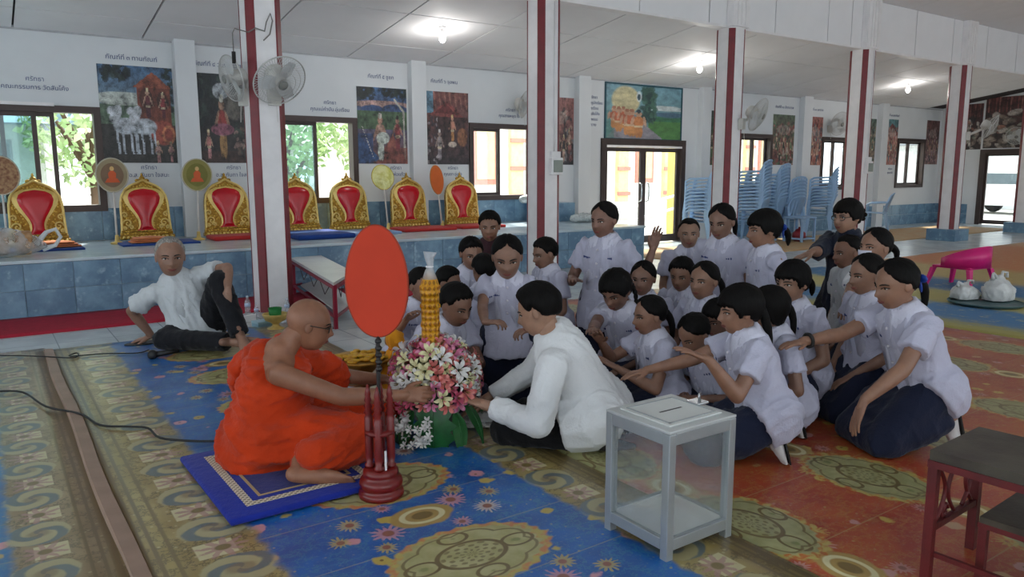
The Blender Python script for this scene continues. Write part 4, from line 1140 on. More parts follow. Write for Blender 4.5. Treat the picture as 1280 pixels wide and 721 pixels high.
NPERSON = [0]
def person(label, head, S, phi, hh=None, lean=5, side=0, hyaw=0, hpitch=0, hroll=0, hair='boy', tail=None, ribbon=None, tone='#8a6450',
           shirt='#b4b3c5', bottom='#171d33', kind='kid', legs='kneel', pelvis=None, armR=None, armL=None, handR='flat', handL='flat',
           sleeve=.60, collar=True, tag_name=True, group='school children kneeling on the carpet', jaw=1.0, voxel=.011, socks=True, hem=.085,
           twist=0, mask=False, glasses=False, extra=None, barefoot=False, hvol=1.0, trousers=False, smile=False, belly=1.0, kneedir=None, seed=None, category='person', neckback=0.0, tuck=False):
    NPERSON[0] += 1; sd = seed if seed is not None else NPERSON[0]*13
    hh = hh or S/6.5
    if voxel == .011 and head[2] > 4.5: voxel = .0125
    Hc = at(*head) if len(head) == 3 else np.array(head[:3])
    ph = R(phi); f = -math.cos(ph)*FH-math.sin(ph)*RH; rgt = np.cross(f, UP)
    # ---- spine
    if pelvis is not None:
        P = at(*pelvis)
    tl = .29*S
    # head frame
    hy = R(hyaw); fh = math.cos(hy)*f+math.sin(hy)*rgt; rh = np.cross(fh, UP)
    pp = R(hpitch); hf = math.cos(pp)*fh-math.sin(pp)*UP; hu = math.sin(pp)*fh+math.cos(pp)*UP
    rr = R(hroll); hr_, hu = math.cos(rr)*rh-math.sin(rr)*hu, math.cos(rr)*hu+math.sin(rr)*rh
    hr_ = np.cross(hf, hu)
    HM = np.stack([hr_, hf, hu])                    # rows: right, forward, up
    if pelvis is None:
        ln = R(lean); sl = R(side)
        t = nrm(math.cos(ln)*UP+math.sin(ln)*f+math.tan(sl)*rgt)
        N = Hc-hu*(.38*hh)-hf*.06*hh-t*(.014*S)-f*neckback*hh
        P = N-t*tl
        if P[2] < .095*S:
            k = (N[2]-.095*S)/max(N[2]-P[2], .01); P = N-t*tl*k
    else:
        N = Hc-hu*(.38*hh)-hf*.06*hh-nrm(Hc-P)*(.014*S)-f*neckback*hh
        t = nrm(N-P)
    tl = np.linalg.norm(N-P)
    tw = R(twist); rs = nrm(math.cos(tw)*rgt+math.sin(tw)*f); rs = nrm(rs-t*np.dot(rs, t)); fs = np.cross(t, rs)*1.0
    if np.dot(fs, f) < 0: fs = -fs
    base = np.array([P[0], P[1], 0.0])
    Sh = {s: N-t*.046*S+rs*s*.102*S for s in (-1, 1)}
    Hp = {s: P+rgt*s*.052*S for s in (-1, 1)}
    # ---- legs
    kd = f if kneedir is None else nrm(-math.cos(R(kneedir))*FH-math.sin(R(kneedir))*RH)
    krg = np.cross(kd, UP)
    LG = {}
    if legs == 'kneel':
        Lt, Ls = .245*S, .23*S; kr = .042*S
        for s in (-1, 1):
            h = Hp[s][2]-kr
            if h < Lt: fwd = math.sqrt(Lt*Lt-h*h); 
            else: fwd = 0.02
            K = Hp[s]+kd*fwd+krg*s*.03*S; K[2] = kr
            A = K-kd*Ls+krg*s*(-.01*S); A[2] = .045*S
            T = A-kd*.13*S; T[2] = .02*S
            if tuck:
                A = K-kd*Ls*.93+krg*s*(.02*S); A[2] = .125*S; T = A-UP*.12*S-kd*.03*S
            LG[s] = (Hp[s], K, A, T)
    else:
        for s in (-1, 1):
            K, A, T = legs[s]; LG[s] = (Hp[s], at(*K), at(*A), at(*T))
    # ---- arms
    ua, fa = .172*S, .155*S
    AR = {}
    for s, spec, hk in ((1, armR, handR), (-1, armL, handL)):
        if spec is None:
            tgt = LG[s][0]*.45+LG[s][1]*.55+UP*.075*S+kd*.02*S; hint = rs*s*.5-fs*.6-UP*.4; 
        elif isinstance(spec, dict):
            tgt = at(*spec['w']); hint = spec.get('hint', None)
            hint = (rs*s*.6-UP*.8-fs*.1) if hint is None else np.array(hint[0]*RH+hint[1]*UP+hint[2]*FH)
        else:
            tgt = at(*spec); hint = rs*s*.5-UP*.9-fs*.1
        E, Wr = ik(Sh[s], tgt, ua, fa, hint)
        hd = nrm(Wr-E)
        if isinstance(spec, dict) and 'dir' in spec:
            q = spec['dir']; hd = nrm(q[0]*RH+q[1]*UP+q[2]*FH)
        zn = UP+.2*fs
        if isinstance(spec, dict) and 'back' in spec:
            q = spec['back']; zn = q[0]*RH+q[1]*UP+q[2]*FH
        AR[s] = (Sh[s], E, Wr, hd, zn, hk)
    ax = lambda q: P+t*tl*q
    # ---- skin body, one fused surface
    b = SB()
    b.loft([ax(-.05), ax(.2), ax(.42), ax(.68), ax(.86), ax(.97)], [.082*S, .076*S*belly, .074*S*belly, .09*S, .088*S, .05*S], [.058*S, .058*S*belly, .056*S*belly, .062*S, .05*S, .04*S], rs)
    b.limb([N-t*.03*S, (N+Hc)/2-hf*.02*hh, Hc-hu*.12*hh-hf*.05*hh], [.036*S, .031*S, .036*S], rs)
    b.ell(Hc+hu*.03*hh-hf*.02*hh, (.24*hh, .3*hh, .3*hh), 14, 10, HM)
    for s in (-1, 1):
        a, e, w, hd, zn, hk = AR[s]
        b.limb([N-t*.05*S+rs*s*.04*S, a, a*.6+e*.4, e], [.031*S, .031*S, .028*S, .025*S])
        b.limb([e, e*.7+w*.3, w, w+hd*.02*S], [.025*S, .0255*S, .0165*S, .016*S])
        h, k, an, to = LG[s]
        b.limb([h, h*.5+k*.5, k], [.056*S, .048*S, .036*S]); b.limb([k, k*.65+an*.35, an], [.035*S, .036*S, .022*S])
    me = remesh(b, voxel, 3)
    c = co_of(me); fcs = polys(me); bpy.data.meshes.remove(me)
    body = MB(); body.add(c-base, fcs)
    hp = head_points(jaw); body.add((Hc+(hp*hh)@HM)-base, HF)
    for s in (-1, 1):
        e_ = MB().ell((s*.335, -.03, -.03), (.028, .075, .105), 10, 8, np.array([[1, .25*s, 0], [-.25*s, 1, 0], [0, 0, 1]]))
        body.add((Hc+(np.array(e_.v)*hh)@HM)-base, e_.f)
        a, e, w, hd, zn, hk = AR[s]
        v_, f_ = place(HAND[hk], w+hd*.008*S, frame(hd, zn), .108*S, mirror=(s > 0))
        body.add(v_-base, f_)
    if barefoot:
        for s in (-1, 1):
            h, k, an, to = LG[s]; d = nrm(to-an); zf = nrm(k-an)
            v_, f_ = place(FOOT, an-zf*.02*S-d*.01*S, frame(d, zf+.001), .15*S, mirror=(s > 0)); body.add(v_-base, f_)
    root = thing('person', label, category, base, 0, group)
    bo = obj('body', shade(body.mesh('body')), skin(tone), root)
    # ---- face
    def fpart(name, mb, m, parent=bo): 
        q = MB().add((Hc+(np.array(mb.v)*hh)@HM)-base, mb.f); return q.build(name, m, parent, True)
    for s in (-1, 1):
        y0 = surf_y(hp, s*.14, .015)
        if mask is not True or True:
            w_ = fpart('eye', MB().ell((s*.14, y0-.006, .012), (.062, .018, .024), 12, 8), M_eye_w)
            fpart('iris', MB().ell((s*.14, y0+.004, .012), (.030, .012, .025), 10, 8), M_iris, w_)
            lid = MB(); 
            lid.tube([(s*(.14-.075), surf_y(hp, s*.065, .02)+.002, .005), (s*.14-.035*1, y0+.010, .036), (s*.14+.035, y0+.010, .036), (s*(.14+.078), surf_y(hp, s*.218, .02)+.004, .012)] if s > 0 else
                     [(s*(.14+.078), surf_y(hp, s*.218, .02)+.004, .012), (s*.14-.035, y0+.010, .036), (s*.14+.035, y0+.010, .036), (s*(.14-.075), surf_y(hp, s*.065, .02)+.002, .005)], .011, 6)
            fpart('eyelid', lid, M_brow)
        br = MB(); br.tube([(s*x, surf_y(hp, s*x, z)+.006, z) for x, z in ((.06, .082), (.11, .098), (.17, .10), (.225, .08))], [.012, .016, .014, .007], 6)
        fpart('eyebrow', br, M_brow)
    zc = .012 if smile else 0
    lp = MB(); lp.tube([(x, surf_y(hp, x, -.25)+.006, -.255+zc*abs(x)/.1) for x in (-.105, -.05, 0, .05, .105)], [.006, .017, .015, .017, .006], 6)
    lp.tube([(x, surf_y(hp, x, -.28)+.004, -.285+zc*abs(x)/.1) for x in (-.085, -.04, 0, .04, .085)], [.006, .018, .02, .018, .006], 6)
    fpart('mouth', lp, M_lip)
    # ---- hair
    hm = {'grey': M_hairg}.get(hair, M_hair)
    if hair != 'shaved':
        hq = hair_points(hair, jaw, sd, hvol)
        ho = fpart('hair', MB().add(hq, HF), hm, root)
    else:
        ho = bo
    HP = lambda x, y, z: Hc+(np.array([x, y, z])*hh)@HM
    def ctrail(p0, out, L, r, braid=False, name='ponytail'):
        pts = []; rad = []; n = 12 if braid else 8
        for i in range(n):
            q = i/(n-1)
            pts.append(p0+out*(.30*hh)*math.sin(min(q*2.2, 1.57))-UP*L*max(0, q-.06)**1.15)
            rr_ = r*(1-.55*q**2)*(1.0 if not braid else (.78+.32*(i % 2)))
            if i == 0: rr_ *= .6
            rad.append(rr_)
        if braid:
            P2 = []; R2 = []
            for i in range(n*3-2):
                q = i/3; k = int(q); a = q-k
                P2.append(pts[k]*(1-a)+pts[min(k+1, n-1)]*a); R2.append(r*(.75+.3*abs(math.sin(q*math.pi*.75)))*(1-.4*q/n))
            pts, rad = P2, R2
        rad[-1] *= .4
        MB().add(np.array(MB().tube(pts, rad, 10).v)-base, MB().tube(pts, rad, 10).f).build(name, hm, ho, True)
        return pts
    tails = tail if isinstance(tail, list) else ([tail] if tail else [])
    for tk in tails:
        k_, L, sx = tk
        p0 = HP(sx*.26, -.40+abs(sx)*.12, .02 if k_ != 'bun' else .0)
        out = nrm((np.array([sx*.5, -1., .15]))@HM); out = nrm(out-UP*min(0, out[2]))
        if k_ == 'bun':
            mb = MB(); mb.ell(p0+out*.10*hh, (.17*hh, .15*hh, .19*hh), 14, 10, HM)
            for j in range(6):
                a = j*1.047; mb.ell(p0+out*.12*hh+(np.array([math.cos(a)*.13, -.05, math.sin(a)*.14])*hh)@HM, (.07*hh, .08*hh, .07*hh), 10, 8, HM)
            MB().add(np.array(mb.v)-base, mb.f).build('hair_bun', hm, ho, True)
        else:
            pts = ctrail(p0, out, L, .105*hh if k_ == 'pony' else .075*hh, k_ == 'braid', 'ponytail' if k_ == 'pony' else 'braid')
            if ribbon:
                q0 = pts[1] if ribbon != 'end' else pts[-3]
                mb = MB()
                for sg in (-1, 1):
                    mb.ell(q0+hr_*sg*.14*hh+UP*.02*hh, (.14*hh, .05*hh, .09*hh), 12, 8, HM); mb.ell(q0+hr_*sg*.10*hh-UP*.14*hh, (.045*hh, .025*hh, .13*hh), 10, 8, HM)
                mb.tube([q0+(np.array([math.cos(a), .3*math.sin(a), math.sin(a)])*.10*hh)@HM for a in np.linspace(0, 6.28, 13)[:-1]], .03*hh, 8, closed=True)
                MB().add(np.array(mb.v)-base, mb.f).build('hair_ribbon', M_rib, ho, True)
    if mask:
        mm = MB(); vs = []; nx, nz = 9, 7
        for j in range(nz):
            for i in range(nx):
                x = -.22+.44*i/(nx-1); z = -.40+.34*j/(nz-1)
                vs.append((x, surf_y(hp, x*.95, z)+.03, z))
        mm.add(vs, [(j*nx+i, j*nx+i+1, (j+1)*nx+i+1, (j+1)*nx+i) for j in range(nz-1) for i in range(nx-1)])
        mo = fpart('face_mask', mm, M_collar, root); md = mo.modifiers.new('thick', 'SOLIDIFY'); md.thickness = .003
    if glasses:
        gb = MB()
        for s in (-1, 1):
            y0 = surf_y(hp, s*.15, .0)+.06
            gb.tube([(s*.145+.105*math.cos(a), y0-.02*abs(math.cos(a)), -.0+.068*math.sin(a)) for a in np.linspace(0, 6.283, 17)[:-1]], .011, 6, closed=True)
            gb.tube([(s*.25, y0-.03, .02), (s*.345, .10, .03), (s*.36, -.02, .03)], .010, 6)
        gb.tube([(-.045, surf_y(hp, 0, .03)+.03, .02), (.045, surf_y(hp, 0, .03)+.03, .02)], .010, 6)
        fpart('glasses', gb, gm('glasses_frame', '#1d1512', .3), root)
    # ---- shirt
    info = dict(root=root, base=base, P=P, N=N, t=t, rs=rs, fs=fs, f=f, S=S, hh=hh, Hc=Hc, HM=HM, AR=AR, LG=LG, ax=ax, tl=tl, hp=hp, sd=sd, fpart=fpart, body=bo)
    if shirt:
        sm = cloth_mat('shirt_'+shirt.strip('#'), shirt)
        b = SB()
        hm_ = hem if P[2] > .2*S or hem > .095 and P[2] > .2*S else min(hem, .045)
        hb = -hm_*S/tl
        b.loft([ax(hb), ax(.02), ax(.25), ax(.45), ax(.68), ax(.85), ax(.95), ax(1.05)],
               [(.140 if P[2] > .2*S else .126)*S, (.126 if P[2] > .2*S else .118)*S, .108*S*belly, .102*S*belly, .104*S, .098*S, .068*S, .043*S], [(.118 if P[2] > .2*S else .100)*S, (.104 if P[2] > .2*S else .096)*S, .088*S*belly, .080*S*belly, .080*S, .068*S, .053*S, .041*S], rs, 20, False, False)
        for s in (-1, 1):
            a, e, w, hd, zn, hk = AR[s]
            if sleeve <= 1:
                en = a+(e-a)*sleeve
                b.limb([N-t*.055*S+rs*s*.04*S, a-t*.004*S, a*.5+en*.5, en], [.040*S, .0435*S, .043*S, .047*S], r1=False)
            else:
                en = e+(w-e)*(sleeve-1)
                b.limb([N-t*.055*S+rs*s*.04*S, a, a*.5+e*.5, e], [.042*S, .045*S, .042*S, .038*S])
                b.limb([e, e*.5+en*.5, en], [.038*S, .034*S, .030*S], r1=False)
            h, k, an, to = LG[s]; u_ = nrm(k-h); q = max(0.0, 1-abs(u_[2]))
            if q > .2 and legs == 'kneel': b.limb([h, h+(k-h)*.40*q], [.104*S, .098*S], r1=False)
        me = remesh(b, voxel*.95, 4)
        folds(me, .015, 44, sd, dirv=nrm(rs+.35*fs+.25*t*(1 if sd % 2 else -1)))
        c = co_of(me); bv = BVHTree.FromPolygons([Vector(q) for q in c], polys(me)); info['bv'] = bv
        set_co(me, c-base); shade(me)
        so = obj('shirt', me, sm, root); info['shirt'] = so
        def drape(o, d, lift=.004):
            hit = bv.ray_cast(Vector(o), Vector(d))
            return None if hit[0] is None else np.array(hit[0])-np.array(d)*lift
        if collar:
            na, nr = 36, 4; vs = []; ok = True
            for i in range(na):
                a = R(9)+(2*math.pi-R(18))*i/(na-1)
                lobe = .026*math.exp(-((min(a, 2*math.pi-a)-R(28))/R(30))**2)
                r1 = (.066+lobe)*S; r0 = .034*S
                for j in range(nr):
                    rad = r0+(r1-r0)*j/(nr-1)
                    q = N+t*.12*S+fs*math.cos(a)*rad*1.0+rs*math.sin(a)*rad*1.12
                    h = drape(q, -t, .0055 if j < nr-1 else .003)
                    if h is None: h = N+fs*math.cos(a)*rad+rs*math.sin(a)*rad
                    if j == 0:
                        lim = N+t*.018*S; dlt = np.dot(h-lim, t)
                        if abs(dlt) > .02*S: h = h-t*(dlt)
                    vs.append(h-base)
            q = MB().add(vs, [(i*nr+j, i*nr+j+1, (i+1)*nr+j+1, (i+1)*nr+j) for i in range(na-1) for j in range(nr-1)])
            co_ = q.build('collar', M_collar if shirt == '#b4b3c5' else sm, so, True); md = co_.modifiers.new('thick', 'SOLIDIFY'); md.thickness = .006; md.offset = 1
        if tag_name:
            pr = .078
            for sg, nlet in ((1, 3), (-1, 6)):
                mb = MB()
                for j in range(nlet):
                    x_ = sg*(.062-.008*(nlet/2-j))*S
                    o1 = ax(.70)+fs*.3*S-rs*x_
                    h = drape(o1, -fs, .001)
                    if h is None: continue
                    h = h-base; w_, h_ = .0030*S, (.0022+.0012*((j*7) % 3))*S
                    mb.add([h-rs*w_-t*h_, h+rs*w_-t*h_, h+rs*w_+t*h_, h-rs*w_+t*h_, h-rs*w_-t*h_+fs*.002, h+rs*w_-t*h_+fs*.002, h+rs*w_+t*h_+fs*.002, h-rs*w_+t*h_+fs*.002], [(0,3,2,1),(4,5,6,7),(0,1,5,4),(1,2,6,5),(2,3,7,6),(3,0,4,7)])
                if mb.v: mb.build('name_embroidery', M_navy_thread, so)
            for j in range(4):
                h = drape(ax(.82-.2*j)+fs*.3*S, -fs, .001)
                if h is not None: MB().ell(h-base, (.0055*S, .0055*S, .0055*S), 8, 6).build('button', M_btn, so, True)
    # ---- lower garment
    if bottom:
        bmt = cloth_mat('cloth_'+bottom.strip('#'), bottom)
        b = SB()
        b.loft([ax(-.10), ax(.05), ax(.26)], [.098*S, .094*S, .086*S], [.078*S, .074*S, .066*S], rs)
        for s in (-1, 1):
            h, k, an, to = LG[s]
            if trousers:
                b.limb([h, h*.5+k*.5, k], [.072*S, .062*S, .050*S]); b.limb([k, k*.5+an*.5, an], [.049*S, .046*S, .043*S], r1=False)
            else:
                b.limb([h, h*.5+k*.5, k], [.080*S, .074*S, .058*S]); b.limb([k, k*.45+an*.55, k*.2+an*.8], [.056*S, .054*S, .046*S])
        if not trousers:
            for q in (.25, .5, .75, 1.0):
                a_ = LG[-1][0]*(1-q)+LG[-1][1]*q; c_ = LG[1][0]*(1-q)+LG[1][1]*q
                b.limb([a_, c_], [.07*S-.012*S*q]*2)
            for q in (.25, .55):
                a_ = LG[-1][1]*(1-q)+LG[-1][2]*q; c_ = LG[1][1]*(1-q)+LG[1][2]*q
                b.limb([a_, c_], [.05*S]*2)
        me = remesh(b, voxel*1.1, 4); folds(me, .012, 38, sd+5)
        c = co_of(me); c[:, 2] = np.maximum(c[:, 2], .014); set_co(me, c-base); shade(me)
        obj('trousers' if trousers else 'skirt', me, bmt, root)
    if socks and not barefoot:
        for s in (-1, 1):
            h, k, an, to = LG[s]; d = nrm(to-an)
            v_, f_ = place(SOCK, an-UP*.0*S, frame(d, kd if tuck else -UP if legs == 'kneel' else nrm(k-an)), .15*S, mirror=(s > 0))
            v_[:, 2] = np.maximum(v_[:, 2], .015)
            so_ = MB().add(v_-base, f_); q = so_.build('sock', M_sock if not socks == 'black' else M_sole, root, True)
            if tuck:
                pl = [(-.13, -.08), (.13, -.08), (.15, .3), (.19, .6), (.15, .86), (-.15, .86), (-.19, .6), (-.15, .3)]; F3 = frame(d, kd)
                q_ = MB().prism([(a*.15*S, c*.15*S) for a, c in pl], -.150*.15*S, -.118*.15*S, lambda a, c, t_: tuple(np.maximum(an-UP*.0+np.array([a, c, t_])@F3-base, [-9, -9, .014])))
                q_.build('sole', M_sole, root)
    if extra: extra(info)
    return info
G1 = 'school children kneeling on the carpet'
def girl(label, head, S, phi, **k): return person(label, head, S, phi, **k)
# ---- left cluster behind the flowers
person('boy in a dark maroon top kneeling at the very back near the window column', (612, 283, 5.75), 1.40, 2, hh=.222, hpitch=10, hair='boy', tone='#86604c', shirt='#3a2026', collar=False, tag_name=False)
person('boy leaning sideways to look past the candle, in front of the maroon boy', (589, 317, 5.35), 1.34, -20, hh=.222, lean=14, hpitch=14, hair='boy', tone='#86604c')
person('child with turned head half hidden behind the girl at the flowers', (604, 337, 4.95), 1.30, 150, hh=.20, lean=6, hair='boy', tone='#7d5946', tag_name=False)
person('big boy bending low over the flowers, face turned to the right', (570, 381, 4.15), 1.42, -48, hh=.228, lean=34, hpitch=22, hair='boy', tone='#7a5644', jaw=1.12, belly=1.12, armR=(545, 450, 3.95), armL=(598, 452, 4.05), handR='curl')
person('boy behind the candle with his face in profile to the right', (561, 353, 4.98), 1.30, -62, hh=.20, lean=16, hpitch=8, hair='boy', tone='#7d5946')
person('boy half hidden behind the orange fan and the candle', (527, 357, 4.5), 1.28, -40, hh=.20, lean=16, hpitch=6, hair='boy', tone='#7d5946', armR=(506, 402, 4.2), handR='curl')
info_D = girl('girl kneeling upright behind the flowers, hands at her waist, looking down', (634, 321, 4.25), 1.24, 0, hh=.240, lean=3, hpitch=20, hair='pull', tail=('braid', .26, .7), tone='#83604e', armR=dict(w=(606, 404, 3.97), dir=(.75, .1, -.45), hint=(-.5, -1, .5)), armL=dict(w=(668, 412, 3.99), dir=(-.75, -.1, -.45), hint=(.5, -1, .5)), handR='grip', handL='grip')
person('small boy in profile to the left, just left of the tall girl with the ribbon', (681, 317, 5.15), 1.30, 62, hh=.205, lean=3, hpitch=14, hair='boy', tone='#83604e')
girl('tall girl kneeling upright with a braid and blue ribbon, beside the column', (755, 275, 5.0), 1.52, 38, hh=.232, lean=2, hyaw=6, hpitch=8, hair='pull', tail=('braid', .20, .85), ribbon='end', tone='#7d5a4b', armR=(716, 350, 4.95), armL=dict(w=(815, 315, 5.0), hint=(.4, -1, 0), dir=(.25, 1, 0), back=(-.2, 0, 1)), hem=.11)
# ---- middle cluster
girl('girl with hair over her eyes and two braids, reaching to the man in white', (770, 363, 4.3), 1.36, 40, hh=.222, lean=20, hpitch=30, hair='side', tail=[('braid', .26, .8), ('braid', .26, -.8)], tone='#785646', armR=(737, 418, 3.95), hvol=1.1)
girl('girl with a round face looking out between two others, near the tall girl', (804, 348, 4.75), 1.30, 28, hh=.212, lean=3, hpitch=6, hair='pull', tone='#7d5a49', smile=True)
girl('profile girl with a ponytail, her arm reaching the back of the white shirt', (812, 394, 4.0), 1.30, 76, hh=.205, lean=10, hpitch=8, hair='pull', tail=('pony', .20, .1), tone='#87624f', armR=dict(w=(752, 428, 3.95)), armL=(775, 462, 3.85))
person('boy with lowered face behind the profile girl, in the middle of the group', (852, 343, 4.88), 1.30, 32, hh=.212, lean=6, hpitch=16, hair='boy', tone='#86604c')
person('boy with cropped hair at the back, facing the camera', (861, 292, 5.5), 1.38, 10, hh=.215, lean=2, hpitch=4, hair='crop', tone='#93705c', smile=True)
girl('tall girl at the back with a loose ponytail, looking down to the left', (902, 277, 5.05), 1.50, 42, hh=.232, lean=3, hpitch=16, hair='pull', tail=('pony', .18, -.3), tone='#82604f')
girl('girl looking left with parted lips and a ponytail, behind the front row', (880, 351, 4.45), 1.36, 48, hh=.222, lean=3, hpitch=2, hair='pull', tail=('pony', .14, -.4), tone='#8a6551')
girl('girl with bowed head hidden by the outstretched arms, in the front row', (868, 417, 3.86), 1.26, 62, hh=.205, lean=24, hpitch=34, hair='pull', tone='#7f5c4a')
girl('girl peeking out between the front girl and the one looking left', (897, 398, 4.12), 1.24, 55, hh=.20, lean=8, hpitch=18, hair='side', tone='#7a5847', tag_name=False)
girl('girl kneeling in the front row with a dark fringe, both arms stretched to the left', (925, 388, 3.45), 1.36, 88, hh=.216, lean=16, hpitch=8, hair='bangs', tail=('pony', .36, .1), tone='#8a6450', armL=dict(w=(886, 450, 3.22), hint=(.35, -1, -.1), dir=(-.8, .35, 0)), armR=dict(w=(812, 462, 3.62)), hvol=1.25, voxel=.009, tuck=True)
# ---- right cluster
girl('girl in profile with a blue bow in her hair, under the hand of the teacher', (955, 287, 4.6), 1.46, 84, hh=.228, lean=3, hpitch=6, hair='bangs', tail=('pony', .14, .0), ribbon=True, tone='#8a6450')
girl('smiling girl with a fringe, third from the right of the group', (990, 353, 4.05), 1.36, 58, hh=.222, lean=6, hpitch=6, hair='bangs', tail=('pony', .12, -.2), tone='#8b6753', smile=True)
girl('girl with long hair over her face, kneeling under the hand of another girl', (962, 387, 3.78), 1.30, 84, hh=.205, lean=10, hpitch=14, hair='bob', tail=('pony', .22, .1), tone='#7f5c4a', hem=.11, tuck=True)
def watch(i):
    a, e, w, hd, zn, hk = i['AR'][1]; d = nrm(w-e); F3 = frame(d, UP); c = w-d*.012-i['base']
    MB().tube([c+(F3[0]*math.cos(q)+F3[2]*math.sin(q))*.030 for q in np.linspace(0, 6.283, 19)[:-1]], .009, 8, closed=True).build('wristband', M_sole, i['root'], True)
person('teacher in a navy shirt with glasses and a hair bun, kneeling at the back', (1059, 271, 5.4), 1.60, 66, hh=.238, lean=4, hpitch=4, hair='bangs', tail=('bun', 0, 0), tone='#94705c', shirt='#131a2c', bottom='#11131b', collar=False, tag_name=False, glasses=True, armR=dict(w=(1003, 322, 4.95), dir=(-.9, -.35, -.2)), sleeve=1.25, jaw=1.05, group=None)
person('boy in profile in a grey-white shirt, in front of the teacher', (1059, 315, 4.85), 1.30, 80, hh=.212, lean=6, hpitch=8, hair='crop', tone='#7a5644', shirt='#b9bcbf')
girl('girl with a white face mask behind the two girls at the right end', (1094, 309, 4.45), 1.36, 70, hh=.222, lean=4, hair='pull', tail=('pony', .10, -.2), tone='#8a6551', mask=True, armR=(1052, 398, 4.2), shirt='#d6d6d8')
girl('girl in profile next to the last girl on the right, watching quietly', (1083, 343, 4.02), 1.36, 78, hh=.215, lean=6, hpitch=8, hair='pull', tail=('pony', .10, .0), tone='#8a6551', hem=.10)
girl('rightmost girl with a blue scrunchie and ponytail, arm on the shoulder ahead', (1120, 355, 3.55), 1.46, 82, hh=.232, lean=20, hpitch=14, hair='pull', tail=('pony', .20, .0), ribbon='band', tone='#8d6752', armR=dict(w=(1008, 426, 3.62)), armL=dict(w=(1076, 505, 3.35), dir=(-.3, -1, 0)), voxel=.009, hem=.11, extra=watch, tuck=True)
# ---- the man in the white jacket shirt
person('man in a white long-sleeved shirt and black trousers kneeling over the flowers', (673, 388, 3.55), 1.66, 108, hh=.238, hpitch=20, hair='boy', tone='#a07a64', shirt='#d9dadb', bottom='#0f0f12', pelvis=(742, 512, 3.68), armL=dict(w=(612, 508, 3.55), hint=(.2, -1, -.3)), armR=dict(w=(612, 496, 3.85)), sleeve=1.93, tag_name=False, collar=False, trousers=True, voxel=.010, group=None, hem=.045, socks='black', hvol=1.3)
# ---- the old man leaning by the platform
person('elderly man with grey hair sitting on the floor, one knee raised, in a white shirt', (213, 321, 5.62), 1.64, -28, hh=.288, hpitch=4, hair='grey', tone='#8e6a57', shirt='#c3c8cb', bottom='#15161b', pelvis=(248, 412, 5.75), legs={-1: ((274, 352, 5.55), (300, 418, 5.45), (308, 436, 5.3)), 1: ((205, 424, 5.6), (285, 427, 5.5), (303, 428, 5.45))}, trousers=True, barefoot=True, armR=dict(w=(190, 420, 5.85), hint=(-1, .1, 0), dir=(-.9, -.25, 0)), armL=dict(w=(285, 360, 5.45), hint=(.9, .5, 0), dir=(-.1, -1, -.1)), handL='curl', tag_name=False, sleeve=.72, group=None, voxel=.012)
# ---- the monk
def robe(i):
    S, ax, rs, fs, t, N, P, base, LG, AR, tl = (i[k] for k in ('S', 'ax', 'rs', 'fs', 't', 'N', 'P', 'base', 'LG', 'AR', 'tl'))
    tor = SB()
    tor.loft([ax(-.22), ax(-.05), ax(.2), ax(.42), ax(.66), ax(.85), ax(.97), ax(1.05)], [.135*S, .13*S, .118*S, .112*S, .112*S, .108*S, .08*S, .05*S], [.125*S, .118*S, .102*S, .094*S, .088*S, .076*S, .06*S, .05*S], rs, 20)
    tor.limb([N-t*.055*S-rs*.03*S, AR[-1][0], AR[-1][0]*.5+AR[-1][1]*.5, AR[-1][1]], [.05*S, .055*S, .055*S, .055*S])
    me = remesh(tor, .012, 1)
    bm = bmesh.new(); bm.from_mesh(me)
    A = N-rs*.05*S+t*.02*S; B = ax(.60)+rs*.115*S
    n = np.cross(fs, B-A); n = nrm(n)
    if np.dot(n, rs) < 0: n = -n
    g = bmesh.ops.bisect_plane(bm, geom=bm.verts[:]+bm.edges[:]+bm.faces[:], plane_co=Vector(A), plane_no=Vector(n), clear_outer=True)
    bmesh.ops.holes_fill(bm, edges=[e for e in bm.edges if e.is_boundary])
    bm.verts.index_update()
    b = SB(); b.add([v.co[:] for v in bm.verts], [[v.index for v in f.verts] for f in bm.faces]); bm.free(); bpy.data.meshes.remove(me)
    for s in (-1, 1):
        h, k, an, to = LG[s]
        b.limb([h, h*.5+k*.5, k], [.088*S, .074*S, .056*S]); b.limb([k+FH*.02, k*.5+an*.5+FH*.05, an+FH*.075+UP*.018*S], [.055*S, .050*S, .046*S]); b.limb([k, k*.5+an*.5+UP*.012*S, k*.2+an*.8+UP*.026*S], [.056*S, .052*S, .046*S])
    a_, c_ = LG[-1][1]*.7+LG[-1][0]*.3, LG[1][1]*.7+LG[1][0]*.3
    for q in (.3, .6): b.limb([LG[-1][0]*(1-q)+LG[-1][1]*q, LG[1][0]*(1-q)+LG[1][1]*q], [.058*S]*2)
    a, e, w, hd, zn, hk = AR[-1]
    b.limb([a, a*.5+e*.5, e], [.055*S, .05*S, .044*S])
    # the folded shoulder cloth hanging down the back from the left shoulder
    b.loft([N-rs*.075*S+fs*.06*S-t*.06*S, N-rs*.075*S+fs*.01*S+t*.005*S, N-rs*.085*S-fs*.055*S-t*.03*S, ax(.74)-rs*.10*S-fs*.085*S, ax(.52)-rs*.115*S-fs*.10*S, ax(.38)-rs*.12*S-fs*.10*S], [.045*S, .048*S, .052*S, .055*S, .05*S, .04*S], [.02*S, .022*S, .024*S, .022*S, .018*S, .010*S], rs, 12)
    me = remesh(b, .010, 3); folds(me, .034, 26, 77, .8, dirv=nrm(rs*.55+t*.8), spread=.35); folds(me, .010, 62, 78, .8, dirv=nrm(rs*.3+t), spread=.5)
    c = co_of(me); c[:, 2] = np.maximum(c[:, 2], .045); set_co(me, c-base); shade(me)
    obj('robe', me, cloth_mat('saffron_robe', '#b83406', .14), i['root'])
